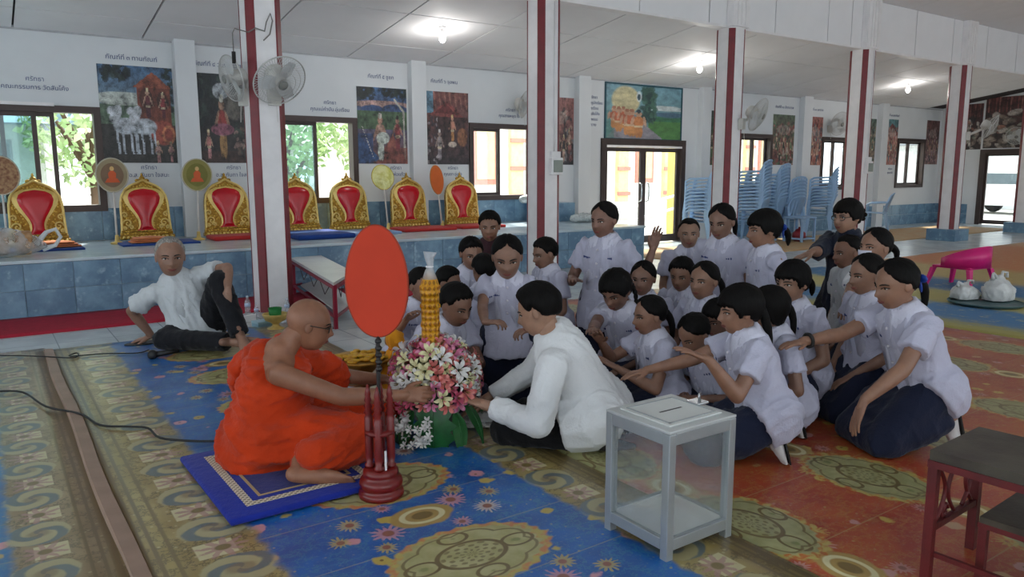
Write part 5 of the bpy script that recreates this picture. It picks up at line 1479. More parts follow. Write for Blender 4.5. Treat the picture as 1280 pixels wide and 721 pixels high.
person('monk with shaved head in an orange robe sitting cross-legged on the blue mat', (387, 405, 3.42), 1.66, -108, hh=.232, hpitch=16, hair='shaved', tone='#8d6048', shirt=None, bottom=None, pelvis=(335, 538, 3.42), legs={1: ((448, 548, 3.34), (384, 589, 3.14), (440, 593, 3.18)), -1: ((474, 520, 3.80), (400, 566, 3.50), (450, 566, 3.45))}, barefoot=True, armR=dict(w=(498, 494, 3.43), hint=(.1, -1, -.5), dir=(.95, -.05, .3), back=(0, .5, -1)), armL=dict(w=(476, 474, 3.85)), handR='curl', glasses=True, extra=robe, group=None, belly=1.2, voxel=.010, neckback=.38)
# ================================================================== thrones and fans on the dais
def gold_mat():
    t = NT('carved_gold'); co = t.coord()
    v = t.voro(co, 42., 1.); n = t.noise(co, 60., 4.)
    t.set('Base Color', t.mix(t.step(v, .15, .55), lin('#e3bd55'), lin('#a67a24'))); t.set('Metallic', .45); t.set('Roughness', .36)
    t.bump(v+n*.3, .9, .012); return t.m
M_gold = gold_mat()
M_goldp = mat('plain_gold', '#e2c474', .4, .3, var=.1, scale=20)
M_velvet = mat('red_velvet', '#c01020', .22, var=.08, scale=5)
def throne_outline(n=40):
    """half profile (x, z): base, side, arched top with a small point"""
    pts = [(.285, 0), (.285, .06), (.275, .10), (.268, .25), (.266, .36), (.262, .44), (.245, .52), (.205, .59), (.15, .635), (.095, .66), (.05, .68), (.0, .71)]
    return pts
def make_throne():
    root = thing('throne_backrest', '', 'backrest', (0, 0, 0), 0, 'gilded backrests along the platform')
    hp_ = throne_outline(); full = hp_+[(-x, z) for x, z in hp_[-2::-1]]
    MB().prism(full, -.025, .035, lambda x, z, y: (x, y, z)).build('frame', M_gold, root)
    # beaded rim along the outline and plinth mouldings
    rim = MB(); rim.tube([(x*.97, -.03, z*.985+.005) for x, z in full[1:-1]], .014, 8); rim.build('rim', M_goldp, root, True)
    pl = MB()
    for z, w, h in ((.0, .30, .045), (.05, .285, .03), (.085, .275, .018)): pl.box((-w, -.075+z*.3, z), (w, .03, z+h), .006)
    pl.build('plinth', M_gold, root)
    for x in np.linspace(-.26, .26, 12):
        MB().ell((x, -.078, .022), (.017, .012, .017), 8, 6).build('petal', M_goldp, root, True)
    # carved scrolls either side of the cushion
    for s in (-1, 1):
        for (cx, cz, r0) in ((.20, .19, .05), (.225, .29, .035), (.165, .14, .028), (.235, .13, .025)):
            sp = [(s*(cx+(r0*(1-q))*math.cos(q*9)), -.035-.008*q, cz+(r0*(1-q))*math.sin(q*9)) for q in np.linspace(0, .95, 22)]
            MB().tube(sp, list(np.linspace(.011, .006, 22)), 6).build('scroll', M_goldp, root, True)
    cr = MB(); cr.ell((0, -.01, .715), (.035, .025, .035), 10, 8); cr.ell((0, -.01, .755), (.014, .014, .03), 8, 8)
    for s in (-1, 1): cr.ell((s*.05, -.01, .695), (.03, .02, .022), 8, 6)
    cr.build('crest', M_gold, root, True)
    # red cushion: inverted pear, domed, in a smooth gold surround
    def pear(z):
        return np.interp(z, [.11, .16, .22, .28, .34, .42, .49, .55, .585, .60], [.085, .062, .062, .085, .12, .165, .185, .165, .10, .0])
    def dome(scale, y0, hgt, name, m):
        zs = np.linspace(.11, .60, 26); nx = 13; vs = []
        for z in zs:
            w = pear(z)*scale+(.0 if scale == 1 else .004)
            zz = .355+(z-.355)*(1 if scale == 1 else 1.07)
            for i in range(nx):
                u = -1+2*i/(nx-1); e = min(1, (zs[-1]-z)/.08, (z-zs[0]+.02)/.05)
                vs.append((w*u, y0-hgt*math.sqrt(max(0, 1-u*u))*max(e, 0)**.5, zz))
        b = MB().add(vs, [(j*nx+i, j*nx+i+1, (j+1)*nx+i+1, (j+1)*nx+i) for j in range(25) for i in range(nx-1)]); b.build(name, m, root, True)
    dome(1.22, -.026, .016, 'surround', M_goldp); dome(1.0, -.030, .045, 'cushion', M_velvet)
    MB().box((-.1, -.05, .10), (.1, -.03, .115), .004).build('ledge', M_velvet, root)
    return root
TH = make_throne()
TLAB = ['gilded red-velvet backrest at the far left, under the leftmost window', 'gilded backrest with a red cushion behind the elderly man', 'gilded backrest on a red mat just left of the nearest column', 'gilded backrest partly hidden behind the nearest column', 'gilded backrest in front of the window right of the nearest column', 'gilded backrest right of the round yellow fan', 'rightmost gilded backrest, beside the tilted orange fan']
for k, (x, lab) in enumerate(zip([.50, 1.58, 2.51, 3.40, 4.12, 5.02, 5.90], TLAB)):
    o = TH if k == 0 else dup(TH)
    o.location = (x, 9.80, ZD+.022); o.rotation_euler = (R(-7), 0, R([4, 0, -2, -2, 2, -2, -3][k])); o['label'] = lab; o.scale = (.98, 1, .98)
# mats in front of the thrones
def cushion(label, x0, x1, y0, y1, z0, h, m, name='floor_mat', piping=None, wob=.0):
    root = thing(name, label, 'mat', ((x0+x1)/2, (y0+y1)/2, z0)); w, d = (x1-x0)/2, (y1-y0)/2
    b = MB(); b.box((-w, -d, 0), (w, d, h), h*.42); b.build('pad', m, root, True)
    if piping: MB().tube([(-w, -d, h*.5), (w, -d, h*.5), (w, d, h*.5), (-w, d, h*.5)], h*.12, 6, closed=True).build('piping', piping, root, True)
    return root
M_mb = cloth_mat('blue_mat_cloth', '#1d3f86'); M_mr = cloth_mat('red_mat_cloth', '#b32f2c'); M_ml = cloth_mat('light_blue_cloth', '#8fa9cf'); M_mo = cloth_mat('orange_cloth', '#d9824f')
cushion('thin dark mat under the folded orange cloth at the left end', .12, .86, 9.02, 9.62, ZD, .02, M_mb)
cushion('blue mat behind the head of the elderly man', 1.22, 2.02, 9.10, 9.62, ZD, .02, M_mb)
cushion('red mat left of the nearest column', 2.20, 2.95, 9.22, 9.66, ZD, .05, M_mr)
cushion('thick blue mat right of the nearest column', 3.02, 3.74, 8.72, 9.60, ZD, .06, M_mb)
cushion('thin pale blue mat in front of the fifth backrest', 3.80, 4.50, 9.0, 9.62, ZD, .03, M_ml)
cushion('red mat under the backrest right of the yellow fan', 4.60, 5.40, 9.10, 9.66, ZD, .04, M_mr)
cushion('red mat under the rightmost backrest', 5.50, 6.25, 9.15, 9.66, ZD, .04, M_mr)
def folded_cloth(label, x, y, z, w, d, m):
    root = thing('folded_cloth', label, 'cloth', (x, y, z)); 
    for k in range(3):
        b = SB(); b.loft([(-w+.02*k, 0, .012+.02*k), (0, .01, .016+.02*k), (w-.03*k, 0, .010+.02*k)], [d*.8, d, d*.6], [.012, .014, .008], (0, 1, 0), 14); b.build('layer', m, root, True)
folded_cloth('folded orange cloth on the dark mat beside the plastic bag', .62, 9.25, ZD+.02, .22, .16, M_mo)
folded_cloth('folded orange cloth on the blue mat behind the elderly man', 1.55, 9.30, ZD+.02, .22, .16, M_mo)
# talapat fans on poles
def talapat(label, x, y, z, rx, rz, m, rim, lean=0.0, turn=0.0, emblem=False, zb=None, thick=.012):
    zb = ZD if zb is None else zb; L = z-zb
    root = thing('ceremonial_fan', label, 'ceremonial fan', (x, y, zb), turn, 'long-handled fans on the platform')
    sh = lambda p: (p[0]+lean*p[2], p[1], p[2])
    out = [(rx*math.cos(a)*(1-.10*max(0, -math.sin(a))**2), rz*math.sin(a)) for a in np.linspace(0, 2*math.pi, 41)[:-1]]
    MB().prism(out, -thick/2, thick/2, lambda a, c, t: sh((a, t, L+c))).build('blade', m, root)
    MB().tube([sh((a, 0, L+c)) for a, c in out], thick*.75, 6, closed=True).build('rim', rim, root, True)
    MB().tube([sh((0, 0, 0)), sh((0, 0, L-rz*.98))], [.012, .010], 8).build('pole', gm('pale_pole', '#cfc9c2', .5), root, True)
    if emblem:
        e = MB().prism([(a*.72, c*.72) for a, c in out], -thick/2-.002, -thick/2, lambda a, c, t: sh((a, t, L+c))); e.build('panel', emblem, root)
        mo = gm('emblem_orange', '#cf5a2c', .6); y_ = -thick/2-.004
        MB().prism([(-.075, -.08), (.075, -.08), (.05, -.035), (-.05, -.035)], y_, y_+.002, lambda a, c, t: sh((a, t, L+c))).build('emblem_base', mo, root)
        MB().prism([(-.035, -.035), (.035, -.035), (.04, .02), (.015, .05), (-.015, .05), (-.04, .02)], y_, y_+.002, lambda a, c, t: sh((a, t, L+c))).build('emblem_figure', mo, root)
        MB().prism([(.022*math.cos(a), .072+.026*math.sin(a)) for a in np.linspace(0, 6.28, 13)[:-1]], y_, y_+.002, lambda a, c, t: sh((a, t, L+c))).build('emblem_head', gm('emblem_gold', '#d9b070', .5), root)
    b = MB(); b.lathe([(.0, 0), (.07, 0), (.07, .015), (.025, .03), (.018, .10), (.0, .10)], seg=16); b.build('foot', M_goldp, root, True)
talapat('round brown patterned fan at the left edge, beside the first backrest', .20, 9.55, 1.29, .165, .195, mat('brocade_brown', '#7c4a30', .6, col2='#b08a62', scale=28, bump=.3), gm('pale_rim', '#b9b19c', .6))
talapat('brown oval fan with an orange seated figure left of the second backrest', 1.23, 9.55, 1.29, .16, .185, mat('fan_brown', '#9a8a6a', .6), gm('pale_rim', '#b9b19c', .6), emblem=gm('fan_brown_panel', '#7d624a', .6))
talapat('olive oval fan with an orange seated figure beside the third backrest', 2.10, 9.55, 1.29, .165, .185, mat('fan_olive', '#8c8344', .6), gm('pale_rim', '#b9b19c', .6), lean=.03, emblem=gm('fan_olive_panel', '#77722f', .6))
talapat('shiny yellow-green round fan between the fifth and sixth backrests', 4.60, 9.62, 1.25, .16, .165, mat('fan_yellow_foil', '#b9b45a', .22, .45, col2='#d8d59a', scale=9, bump=.3, bscale=20), gm('yellow_rim', '#c9b85a', .5), lean=-.09)
talapat('plain orange fan turned sideways and tilted, left of the last backrest', 5.45, 9.62, 1.21, .155, .20, mat('fan_orange', '#d9661c', .5, var=.05), gm('orange_rim', '#c9752c', .5), lean=-.17, turn=R(26))
# plastic bag of baskets at the left end
pb = thing('plastic_bag', 'translucent white plastic bag filled with brown wares on the left end of the platform', 'plastic bag', (.10, 8.62, ZD))
for k in range(4): MB().lathe([(.0, -.07), (.10, -.07), (.115, -.02), (.115, .05), (.10, .07), (.0, .07)], seg=18).build('ware', gm('brown_ware', '#a5713f', .6, col2='#caa57c', scale=9), pb, True).location = (-.36+.19*k, 0, .13); 
for c in pb.children: c.rotation_euler = (0, R(90), 0)
b = SB(); b.loft([(-.52, 0, .12), (-.40, 0, .135), (-.25, .0, .15), (-.05, 0, .15), (.15, 0, .135), (.28, .0, .11), (.36, .01, .10)], [.06, .14, .155, .16, .15, .11, .05], [.06, .125, .135, .14, .125, .09, .04], (0, 1, 0), 20)
me = remesh(b, .02, 2); folds(me, .016, 40, 3); c = co_of(me); c[:, 2] = np.maximum(c[:, 2], .004); set_co(me, c); shade(me)
obj('bag_film', me, glass('bag_film', (.95, .95, .95), haze=.30), pb)
b = MB(); b.tube([(.30, 0, .10), (.40, .0, .22), (.48, .0, .25), (.52, .02, .17), (.47, .03, .09), (.36, .02, .06)], [.03, .02, .018, .018, .02, .03], 8); b.build('handle', gm('bag_white', '#dcdcdc', .4), pb, True)
# clutter wrapped in film on the stone step
for k, (x, y, z, lab) in enumerate([(7.35, 9.90, ZD+.30, 'film-wrapped pale bundle on top of the stone step'), (7.95, 9.35, ZD, 'film-wrapped bundle lying on the right end of the platform')]):
    r_ = thing('wrapped_bundle', lab, 'bundle', (x, y, z)); b = SB(); b.loft([(-.26, 0, .06), (-.1, 0, .075), (.12, .01, .07), (.28, 0, .05)], [.10, .14, .13, .07], [.055, .07, .065, .045], (0, 1, 0), 16)
    me = remesh(b, .016, 2); folds(me, .02, 50, 8+k); c_ = co_of(me); c_[:, 2] = np.maximum(c_[:, 2], .002); set_co(me, c_); shade(me); obj('wrap', me, gm('cloudy_film', '#b9c0c0', .25, var=.2, scale=30), r_)
    MB().tube([(.0, -.13, .06), (.02, -.08, .14), (.02, .08, .14), (.0, .13, .06)], .008, 6).build('string', M_white, r_, True)
bt = thing('glass_bottle', 'small clear bottle on the window sill right of the nearest column', 'bottle', (3.52, W-.03, .975))
MB().lathe([(.0, 0), (.035, 0), (.037, .08), (.030, .11), (.012, .14), (.012, .19), (0, .19)], seg=14).build('flask', glass('bottle_glass', (.9, .95, .95), haze=.15), bt, True); MB().lathe([(.0, .19), (.016, .19), (.016, .215), (0, .215)], seg=12).build('cap', M_white, bt)

# ================================================================== red metal table with a white top, behind the orange fan
tb = thing('metal_table', 'red metal frame table with white top and low shelf, right of the nearest column', 'table', (2.95, 6.9, 0), 0)
X0, X1, Y0, Y1, ZTb = -.42, .50, -.95, .62, .50
c4 = [onz(366, 317, .62), onz(395, 314, .62), onz(442, 330, .62), onz(418, 331, .62)]
P4 = [np.array([2.95, 8.02]), np.array([3.35, 7.95]), np.array([3.02, 6.10]), np.array([2.62, 6.20])]
P4 = [np.array([c[0], c[1]]) for c in (onz(366, 368, 0), onz(396, 358, 0), onz(443, 392, 0), onz(419, 412, 0))]
o_ = np.array([2.95, 6.9]); zt = .40
P4 = [p-o_ for p in P4]
top = [tuple(p) for p in P4]
MB().prism(top, zt-.025, zt, lambda a, c, t: (a, c, t)).build('table_top', mat('white_laminate', '#d9d6d3', .35, var=.05), tb)
leg_m = mat('crimson_steel', '#8f1730', .4, var=.1)
for p in P4: MB().bar((p[0]*.97, p[1]*.97, 0), (p[0]*.97, p[1]*.97, zt-.025), .03).build('leg', leg_m, tb)
for i in range(4):
    a, c = P4[i]*.97, P4[(i+1) % 4]*.97
    MB().bar((*a, .10), (*c, .10), .022).build('rail', leg_m, tb); MB().bar((*a, zt-.045), (*c, zt-.045), .03).build('apron', leg_m, tb)
ins = [p*.86 for p in P4]
MB().prism([tuple(p) for p in ins], .112, .125, lambda a, c, t: (a, c, t)).build('shelf', mat('white_laminate2', '#cfcdca', .35, var=.05), tb)
for (i, j) in ((0, 3), (3, 2)):
    a, c = P4[i]*.97, P4[j]*.97
    for q in (.2, .45, .7):
        m0 = a+(c-a)*q; m1 = a+(c-a)*(q+.2)
        MB().tube([(*m0, zt-.06), (*((m0+m1)/2), zt-.16), (*m1, zt-.06)], .004, 5).build('wire_scroll', gm('dark_wire', '#4a3a3a', .5), tb, True)
# ================================================================== drinking things on the floor by the column
def bottle(label, px, py, h, m, cap='#dfe6ee'):
    p = onz(px, py); r_ = thing('water_bottle', label, 'bottle', p, 0, 'plastic water bottles by the column'); r0 = h*.16
    MB().lathe([(.0, 0), (r0, 0), (r0, h*.12), (r0*.93, h*.2), (r0, h*.28), (r0*.93, h*.36), (r0, h*.46), (r0, h*.62), (r0*.75, h*.76), (r0*.38, h*.86), (r0*.36, h*.93), (0, h*.93)], seg=16).build('flask', m, r_, True)
    MB().lathe([(.0, h*.92), (r0*.42, h*.92), (r0*.42, h), (.0, h)], seg=14).build('cap', gm('cap_'+cap.strip('#'), cap, .4), r_, True)
    MB().lathe([(r0*1.01, h*.40), (r0*1.02, h*.40), (r0*1.02, h*.60), (r0*1.01, h*.60)], seg=16).build('label_band', gm('label_pale', '#b9c7e0', .5), r_, True)
PET = glass('pet_plastic', (.93, .93, .97), haze=.30)
bottle('taller clear water bottle left of the nearest column', 310, 392, .17, PET); bottle('shorter clear water bottle next to the tissue box', 321, 396, .13, PET); bottle('water bottle right of the nearest column, beside the green cup', 359, 392, .15, PET)
p = onz(308, 402); tp = thing('tissue_box', 'white tissue box on the floor left of the nearest column', 'box', p, R(20)); MB().box((-.07, -.05, 0), (.07, .05, .065), .006).build('carton', M_white, tp); MB().box((-.05, -.012, .065), (.05, .012, .067)).build('slot', gm('slot_grey', '#8c9094', .6), tp)
p = onz(331, 408); tp = thing('pale_blue_box', 'low pale blue box on the floor in front of the nearest column', 'box', p, R(10)); MB().box((-.09, -.06, 0), (.09, .06, .05), .006).build('carton', gm('pale_blue_card', '#8fb3c4', .6), tp); MB().box((-.092, -.062, .038), (.092, .062, .056), .004).build('lid', gm('pale_blue_lid', '#a6c6d3', .6), tp)
p = onz(345, 412); gb = thing('gold_pedestal_bowl', 'gold pedestal bowl on the floor behind the monk', 'bowl', p)
MB().lathe([(.0, 0), (.075, 0), (.07, .015), (.035, .03), (.025, .05), (.05, .07), (.085, .085), (.10, .12), (.104, .135), (.095, .125), (.06, .10), (.0, .09)], seg=24).build('bowl', M_goldp, gb, True); MB().tube([(.103*math.cos(a), .103*math.sin(a), .134) for a in np.linspace(0, 6.283, 25)[:-1]], .006, 6, closed=True).build('rim', M_goldp, gb, True)
gc = thing('green_cup', 'bright green plastic cup standing in the gold bowl', 'cup', (p[0], p[1], p[2]+.095)); MB().lathe([(.0, 0), (.045, 0), (.055, .09), (.052, .09), (.043, .006), (0, .006)], seg=18).build('cup', gm('green_plastic', '#1f8a3c', .4), gc, True); MB().tube([(.054*math.cos(a), .054*math.sin(a), .09) for a in np.linspace(0, 6.283, 21)[:-1]], .004, 6, closed=True).build('rim', gm('green_plastic', '#1f8a3c', .4), gc, True)
# ================================================================== big orange fan on its lacquer stand
p = onz(477, 622); st = thing('fan_stand', 'dark red lacquered stand of turned posts holding the orange fan', 'stand', (p[0], p[1], .0125))
M_lac = mat('red_lacquer', '#6e1512', .3, var=.12, scale=14)
MB().lathe([(.0, 0), (.088, 0), (.092, .012), (.088, .028), (.075, .034), (.084, .044), (.088, .06), (.082, .078), (.066, .084), (.072, .094), (.07, .112), (.055, .12), (.0, .12)], seg=32).build('base', M_lac, st, True)
pr = [(.0, 0), (.018, 0), (.020, .015), (.013, .02), (.017, .05), (.017, .21), (.012, .22), (.019, .23), (.012, .245), (.018, .255), (.011, .27), (.016, .28), (.010, .295), (.013, .305), (.008, .325), (.003, .345), (.0, .345)]
for k in range(4):
    a = R(45+90*k+12); me_ = MB().lathe(pr, (.043*math.cos(a), .043*math.sin(a), .118), seg=14); me_.build('post', M_lac, st, True)
MB().lathe([(.03, .26), (.058, .262), (.058, .275), (.03, .277)], seg=24).build('ring', M_lac, st, True)
fn = thing('ceremonial_fan', 'large plain orange oval fan standing in the foreground in front of the monk', 'ceremonial fan', (p[0], p[1], .135))
fz = 1.3-(346-217.3)*3.07/953-.135; rz_, rx_ = .216, .118
ang = -AZ; ex = np.array([math.cos(AZ), -math.sin(AZ), 0]); ey = np.array([math.sin(AZ), math.cos(AZ), 0])
out = [(rx_*math.cos(a)*(1-.06*math.sin(a)), rz_*math.sin(a)) for a in np.linspace(0, 2*math.pi, 57)[:-1]]
off = .006
M_fo = mat('orange_cloth_fan', '#c23616', .75, var=.04)
MB().prism(out, -.006, .006, lambda a, c, t: tuple(ex*(a+off)+ey*t+UP*(fz+c))).build('blade', M_fo, fn); MB().tube([tuple(ex*(a+off)+UP*(fz+c)) for a, c in out], .0065, 6, closed=True).build('rim', mat('orange_rim_cloth', '#a33415', .7), fn, True)
MB().tube([(0, 0, 0), (0, 0, .25), tuple(ex*off*.6+UP*(fz-rz_-.03)), tuple(ex*off+UP*(fz-rz_+.004))], [.008, .008, .009, .006], 10).build('pole', gm('ebony', '#1b1412', .35), fn, True)
for k in range(5): MB().ell(tuple(ex*off*.8+UP*(fz-rz_-.02-.028*k)), (.014, .014, .013), 10, 8).build('bead', gm('ebony', '#1b1412', .35), fn, True)
tg = MB().box((-.004, -.05, .12), (.004, -.046, .20)); tg.build('paper_tag', M_white, st)
# ================================================================== mat of the monk
mr = thing('sitting_mat', 'blue quilted sitting mat with a cream ornamental border under the monk', 'mat', (.99, 3.16, .0165), R(1))
wm, dm = .345, .40
MB().box((-wm, -dm, 0), (wm, dm, .028), .012).build('pad', cloth_mat('royal_blue_mat', '#17298c'), mr, True)
def frame_band(w0, d0, t, z, m, name):
    for a, b_ in (((-w0, -d0), (w0, -d0+t)), ((-w0, d0-t), (w0, d0)), ((-w0, -d0+t), (-w0+t, d0-t)), ((w0-t, -d0+t), (w0, d0-t))):
        MB().box((a[0], a[1], z), (b_[0], b_[1], z+.0015)).build(name, m, mr)
def greek():
    t = NT('meander_braid'); co = t.coord(); x, y, z = t.sep(co); s1 = (x*260).sin()*(y*260).sin()
    t.set('Base Color', t.mix(t.step(s1, .0, .25), lin('#d8cdb8'), lin('#8a7a68'))); t.set('Roughness', .7); return t.m
frame_band(wm-.085, dm-.085, .034, .0285, greek(), 'border_braid'); frame_band(wm-.15, dm-.15, .012, .0300, gm('thin_braid', '#b39a72', .7), 'inner_braid')
MB().box((-wm+.155, -dm+.155, .0270), (wm-.155, dm-.155, .0295)).build('centre_panel', cloth_mat('navy_panel', '#232a70'), mr)
# ================================================================== flower arrangement with its candle
fp = onz(546, 549); fl = thing('flower_arrangement', 'big bouquet of pink, white and cream silk lilies with broad green leaves', 'bouquet', (fp[0], fp[1], .0125))
g = np.random.default_rng(5)
MB().lathe([(.0, 0), (.085, 0), (.09, .02), (.06, .05), (.10, .11), (.13, .16), (.0, .16)], seg=24).build('bowl', gm('white_bowl', '#c9c6c0', .4), fl, True)
def lily(m):
    vs = []; fs = []; mb = MB()
    for k in range(6):
        a = k*math.pi/3+(.15 if k % 2 else 0); n = 6
        base_ = len(vs)
        for i in range(n):
            q = i/(n-1); r = .008+.052*q; z = .004+.045*math.sin(q*1.9)-.018*q*q; w = .013*math.sin(math.pi*min(.97, q*.86+.1))
            c = np.array([math.cos(a), math.sin(a), 0]); s_ = np.array([-math.sin(a), math.cos(a), 0])
            vs += [c*r-s_*w+UP*z, c*r+UP*(z-.004), c*r+s_*w+UP*z]
        fs += [(base_+i*3+j, base_+i*3+j+1, base_+(i+1)*3+j+1, base_+(i+1)*3+j) for i in range(n-1) for j in range(2)]
    mb.add(vs, fs); me = mb.mesh('lily', True); me.materials.append(m); return me
LM = [lily(mat('lily_white', '#d9d6d2', .5, var=.05, scale=40)), lily(mat('lily_cream', '#d6cfa0', .5, scale=40)), lily(mat('lily_pink', '#c95a86', .5, col2='#dd95b0', scale=30)), lily(mat('lily_rose', '#b93058', .5, col2='#cf6a80', scale=30)), lily(mat('lily_coral', '#d2605a', .5, col2='#dd8f86', scale=30))]
stm = MB().tube([(0, 0, 0), (.002, 0, .012)], [.004, .007], 6); 
st_me = MB(); [st_me.tube([(0, 0, .01), (.008*math.cos(a), .008*math.sin(a), .042)], .0014, 4) for a in np.linspace(0, 5.2, 5)]
st_me = st_me.mesh('stamens'); st_me.materials.append(gm('pollen', '#7a6a2c', .7))
cz = .29
npt = 150
for k in range(npt):
    q = (k+.5)/npt; th = math.acos(1-1.45*q); ph_ = k*2.39996
    d = np.array([math.sin(th)*math.cos(ph_), math.sin(th)*math.sin(ph_), math.cos(th)])
    rad = np.array([.205, .205, .19])*(.84+.24*g.random())
    pos = d*rad+np.array([0, 0, cz])
    side = d@ex
    pr_ = [.30, .24, .20, .14, .12]
    if side > .35: pr_ = [.22, .10, .26, .12, .30]
    elif side < -.35: pr_ = [.30, .14, .26, .24, .06]
    m_ = g.choice(5, p=pr_)
    f_ = obj('lily', LM[m_], None, fl, tuple(pos)); f_.rotation_mode = 'QUATERNION'
    dd = Vector(d*np.array([1, 1, .8])+g.normal(size=3)*.22).normalized(); f_.rotation_quaternion = dd.to_track_quat('Z', 'Y'); s_ = .62+.36*g.random(); f_.scale = (s_, s_, s_)
    obj('stamens', st_me, None, f_)
core = SB(); core.ell((0, 0, cz-.02), (.165, .165, .15), 18, 12); core.build('foliage_core', mat('dark_foliage', '#1d3a22', .7, var=.3, scale=30, bump=.6, bscale=40), fl, True)
def leaf_mesh(L, wd, m, split=0):
    vs = []; n = 12; mb = MB()
    for i in range(n):
        q = i/(n-1); w = wd*math.sin(math.pi*min(.985, .06+q*.94))**.8*(1-.25*q)
        if split: w *= (1-.30*(i % 2))
        z = -.10*q*q*L/.2
        vs += [(-w, L*q, z-.12*w), (-w*.5, L*q, z-.01), (0, L*q, z), (w*.5, L*q, z-.01), (w, L*q, z-.12*w)]
    mb.add(vs, [(i*5+j, i*5+j+1, (i+1)*5+j+1, (i+1)*5+j) for i in range(n-1) for j in range(4)]); mb.tube([(0, L*i/6, -.10*(i/6)**2*L/.2+.001) for i in range(7)], .003, 5)
    me = mb.mesh('leaf', True); me.materials.append(m); return me
M_mon = mat('monstera_green', '#1d5a2a', .35, var=.2, scale=20)
LF = leaf_mesh(.32, .125, M_mon, 1); LF2 = leaf_mesh(.20, .05, mat('leaf_green', '#2d6a35', .45, var=.2))
for k, (a, z, me_, tilt) in enumerate([(.02, .23, LF, -1.2), (1.15, .20, LF2, -.6), (-1.2, .19, LF, -1.0), (2.3, .22, LF2, -.4), (-2.4, .2, LF2, -.4), (.75, .16, LF2, -.9), (-.75, .17, LF2, -.8)]):
    # a measured from the direction towards the photographer
    d = -ey*math.cos(a)+ex*math.sin(a)
    o = obj('leaf', me_, None, fl, tuple(d*.15+UP*z)); 
    v = Vector(d*math.cos(tilt)+UP*math.sin(tilt)); o.rotation_mode = 'QUATERNION'
    zz = Vector(UP*math.cos(tilt)-d*math.sin(tilt)); xx = v.cross(zz); M3 = Matrix((xx, v, zz)).transposed(); o.rotation_quaternion = M3.to_quaternion()
for k in range(26):         # small white filler blossom low at the front left
    a = -.95+.9*g.random(); d = -ey*math.cos(a)+ex*math.sin(a)
    pos = d*(.17+.09*g.random())+UP*(.02+.12*g.random()); o = obj('filler_blossom', LM[0], None, fl, tuple(pos)); s_ = .35+.2*g.random(); o.scale = (s_, s_, s_); o.rotation_mode = 'QUATERNION'; o.rotation_quaternion = Vector(d+UP*g.random()).to_track_quat('Z', 'Y')
cn = thing('carved_candle', 'tall carved yellow wax candle wrapped in clear film, standing in the flowers', 'candle', (fp[0]-.02*RH[0], fp[1]-.02*RH[1], .43))
M_wax = NT('carved_yellow_wax'); co = M_wax.coord(); x, y, z = M_wax.sep(co); th_ = y.atan2(x)
lat = ((z*110.0+th_*6.0).sin()*(z*110.0-th_*6.0).sin()); M_wax.set('Base Color', M_wax.mix(M_wax.step(lat, -.1, .4), lin('#d99a1c'), lin('#a86a10'))); M_wax.set('Roughness', .4); M_wax.set('Subsurface Weight', .1); M_wax.bump(lat, .8, .006); M_wax = M_wax.m
MB().lathe([(.0, 0), (.046, 0), (.050, .02), (.044, .03), (.044, .30), (.049, .305), (.049, .315), (.044, .32), (.044, .345), (.036, .37), (.020, .39), (.012, .405), (.0, .405)], seg=28).build('wax', M_wax, cn, True)
for z_ in (.03, .12, .21, .30):
    for k in range(10):
        a = k*.628+z_*9; MB().ell((.045*math.cos(a), .045*math.sin(a), z_+.03), (.006, .006, .012), 6, 6).build('relief', M_wax, cn, True)
b = SB(); b.loft([(0, 0, .37), (0, 0, .41), (.005, 0, .43), (.0, 0, .47), (.004, 0, .50)], [.036, .022, .014, .022, .034], [.036, .022, .014, .022, .030], (1, 0, 0), 14, False, False); b.build('film_tuft', glass('clear_film', (.95, .95, .97), haze=.35), cn, True)
MB().tube([(.016*math.cos(a), .016*math.sin(a), .43) for a in np.linspace(0, 6.283, 15)[:-1]], .004, 6, closed=True).build('tie', M_white, cn, True)
# white wrapped bundle by the hand of the man in white
p = onz(598, 536); wb = thing('wrapped_bundle', 'white film-wrapped bundle of candles on the carpet beside the flowers', 'bundle', (p[0], p[1], .013), R(-32))
for k in range(5):
    for j in range(2): MB().tube([(-.11, -.04+.02*k, .018+.03*j), (.11, -.04+.02*k, .018+.03*j)], .011, 8).build('candle_stick', gm('white_wax', '#d5d2cc', .4), wb, True)
b = SB(); b.loft([(-.15, 0, .03), (-.12, 0, .035), (0, 0, .038), (.12, 0, .036), (.14, 0, .03)], [.03, .058, .062, .06, .05], [.02, .034, .037, .035, .028], (0, 1, 0), 16); me = remesh(b, .008, 1); folds(me, .008, 90, 21); c = co_of(me); c[:, 2] = np.maximum(c[:, 2], .001); set_co(me, c); shade(me); obj('film', me, glass('film_wrap', (.95, .95, .95), haze=.22), wb)
# gold tray with offerings, orange bundle
tp_ = at(452, 447, 4.15); tr = thing('offering_tray', 'gold footed tray heaped with yellow marigold petals behind the orange fan', 'tray', (tp_[0], tp_[1], .012))
hz_ = tp_[2]-.02
MB().lathe([(.0, 0), (.10, 0), (.09, .03), (.05, .07), (.04, hz_*.5), (.05, hz_-.08), (.10, hz_-.03), (.165, hz_), (.17, hz_+.012), (.155, hz_+.008), (.0, hz_-.005)], seg=28).build('tray', mat('tray_gold', '#b98a3c', .4, .6), tr, True)
for k in range(60):
    a = g.random()*6.28; r_ = .14*math.sqrt(g.random()); MB().ell((r_*math.cos(a), r_*math.sin(a), hz_+.010+.012*g.random()), (.022, .022, .009), 8, 5).build('petal', gm('marigold', '#d9a81c', .6, col2='#b87c14', scale=40), tr, True)
b = MB(); b.prism([(.10*math.cos(a), .10*math.sin(a)) for a in np.linspace(0, 6.28, 17)[:-1]], hz_*.55, hz_*.58, lambda a, c, t: (a, c, t)); b.build('lower_ring', mat('tray_brown', '#7a4a2a', .5), tr)
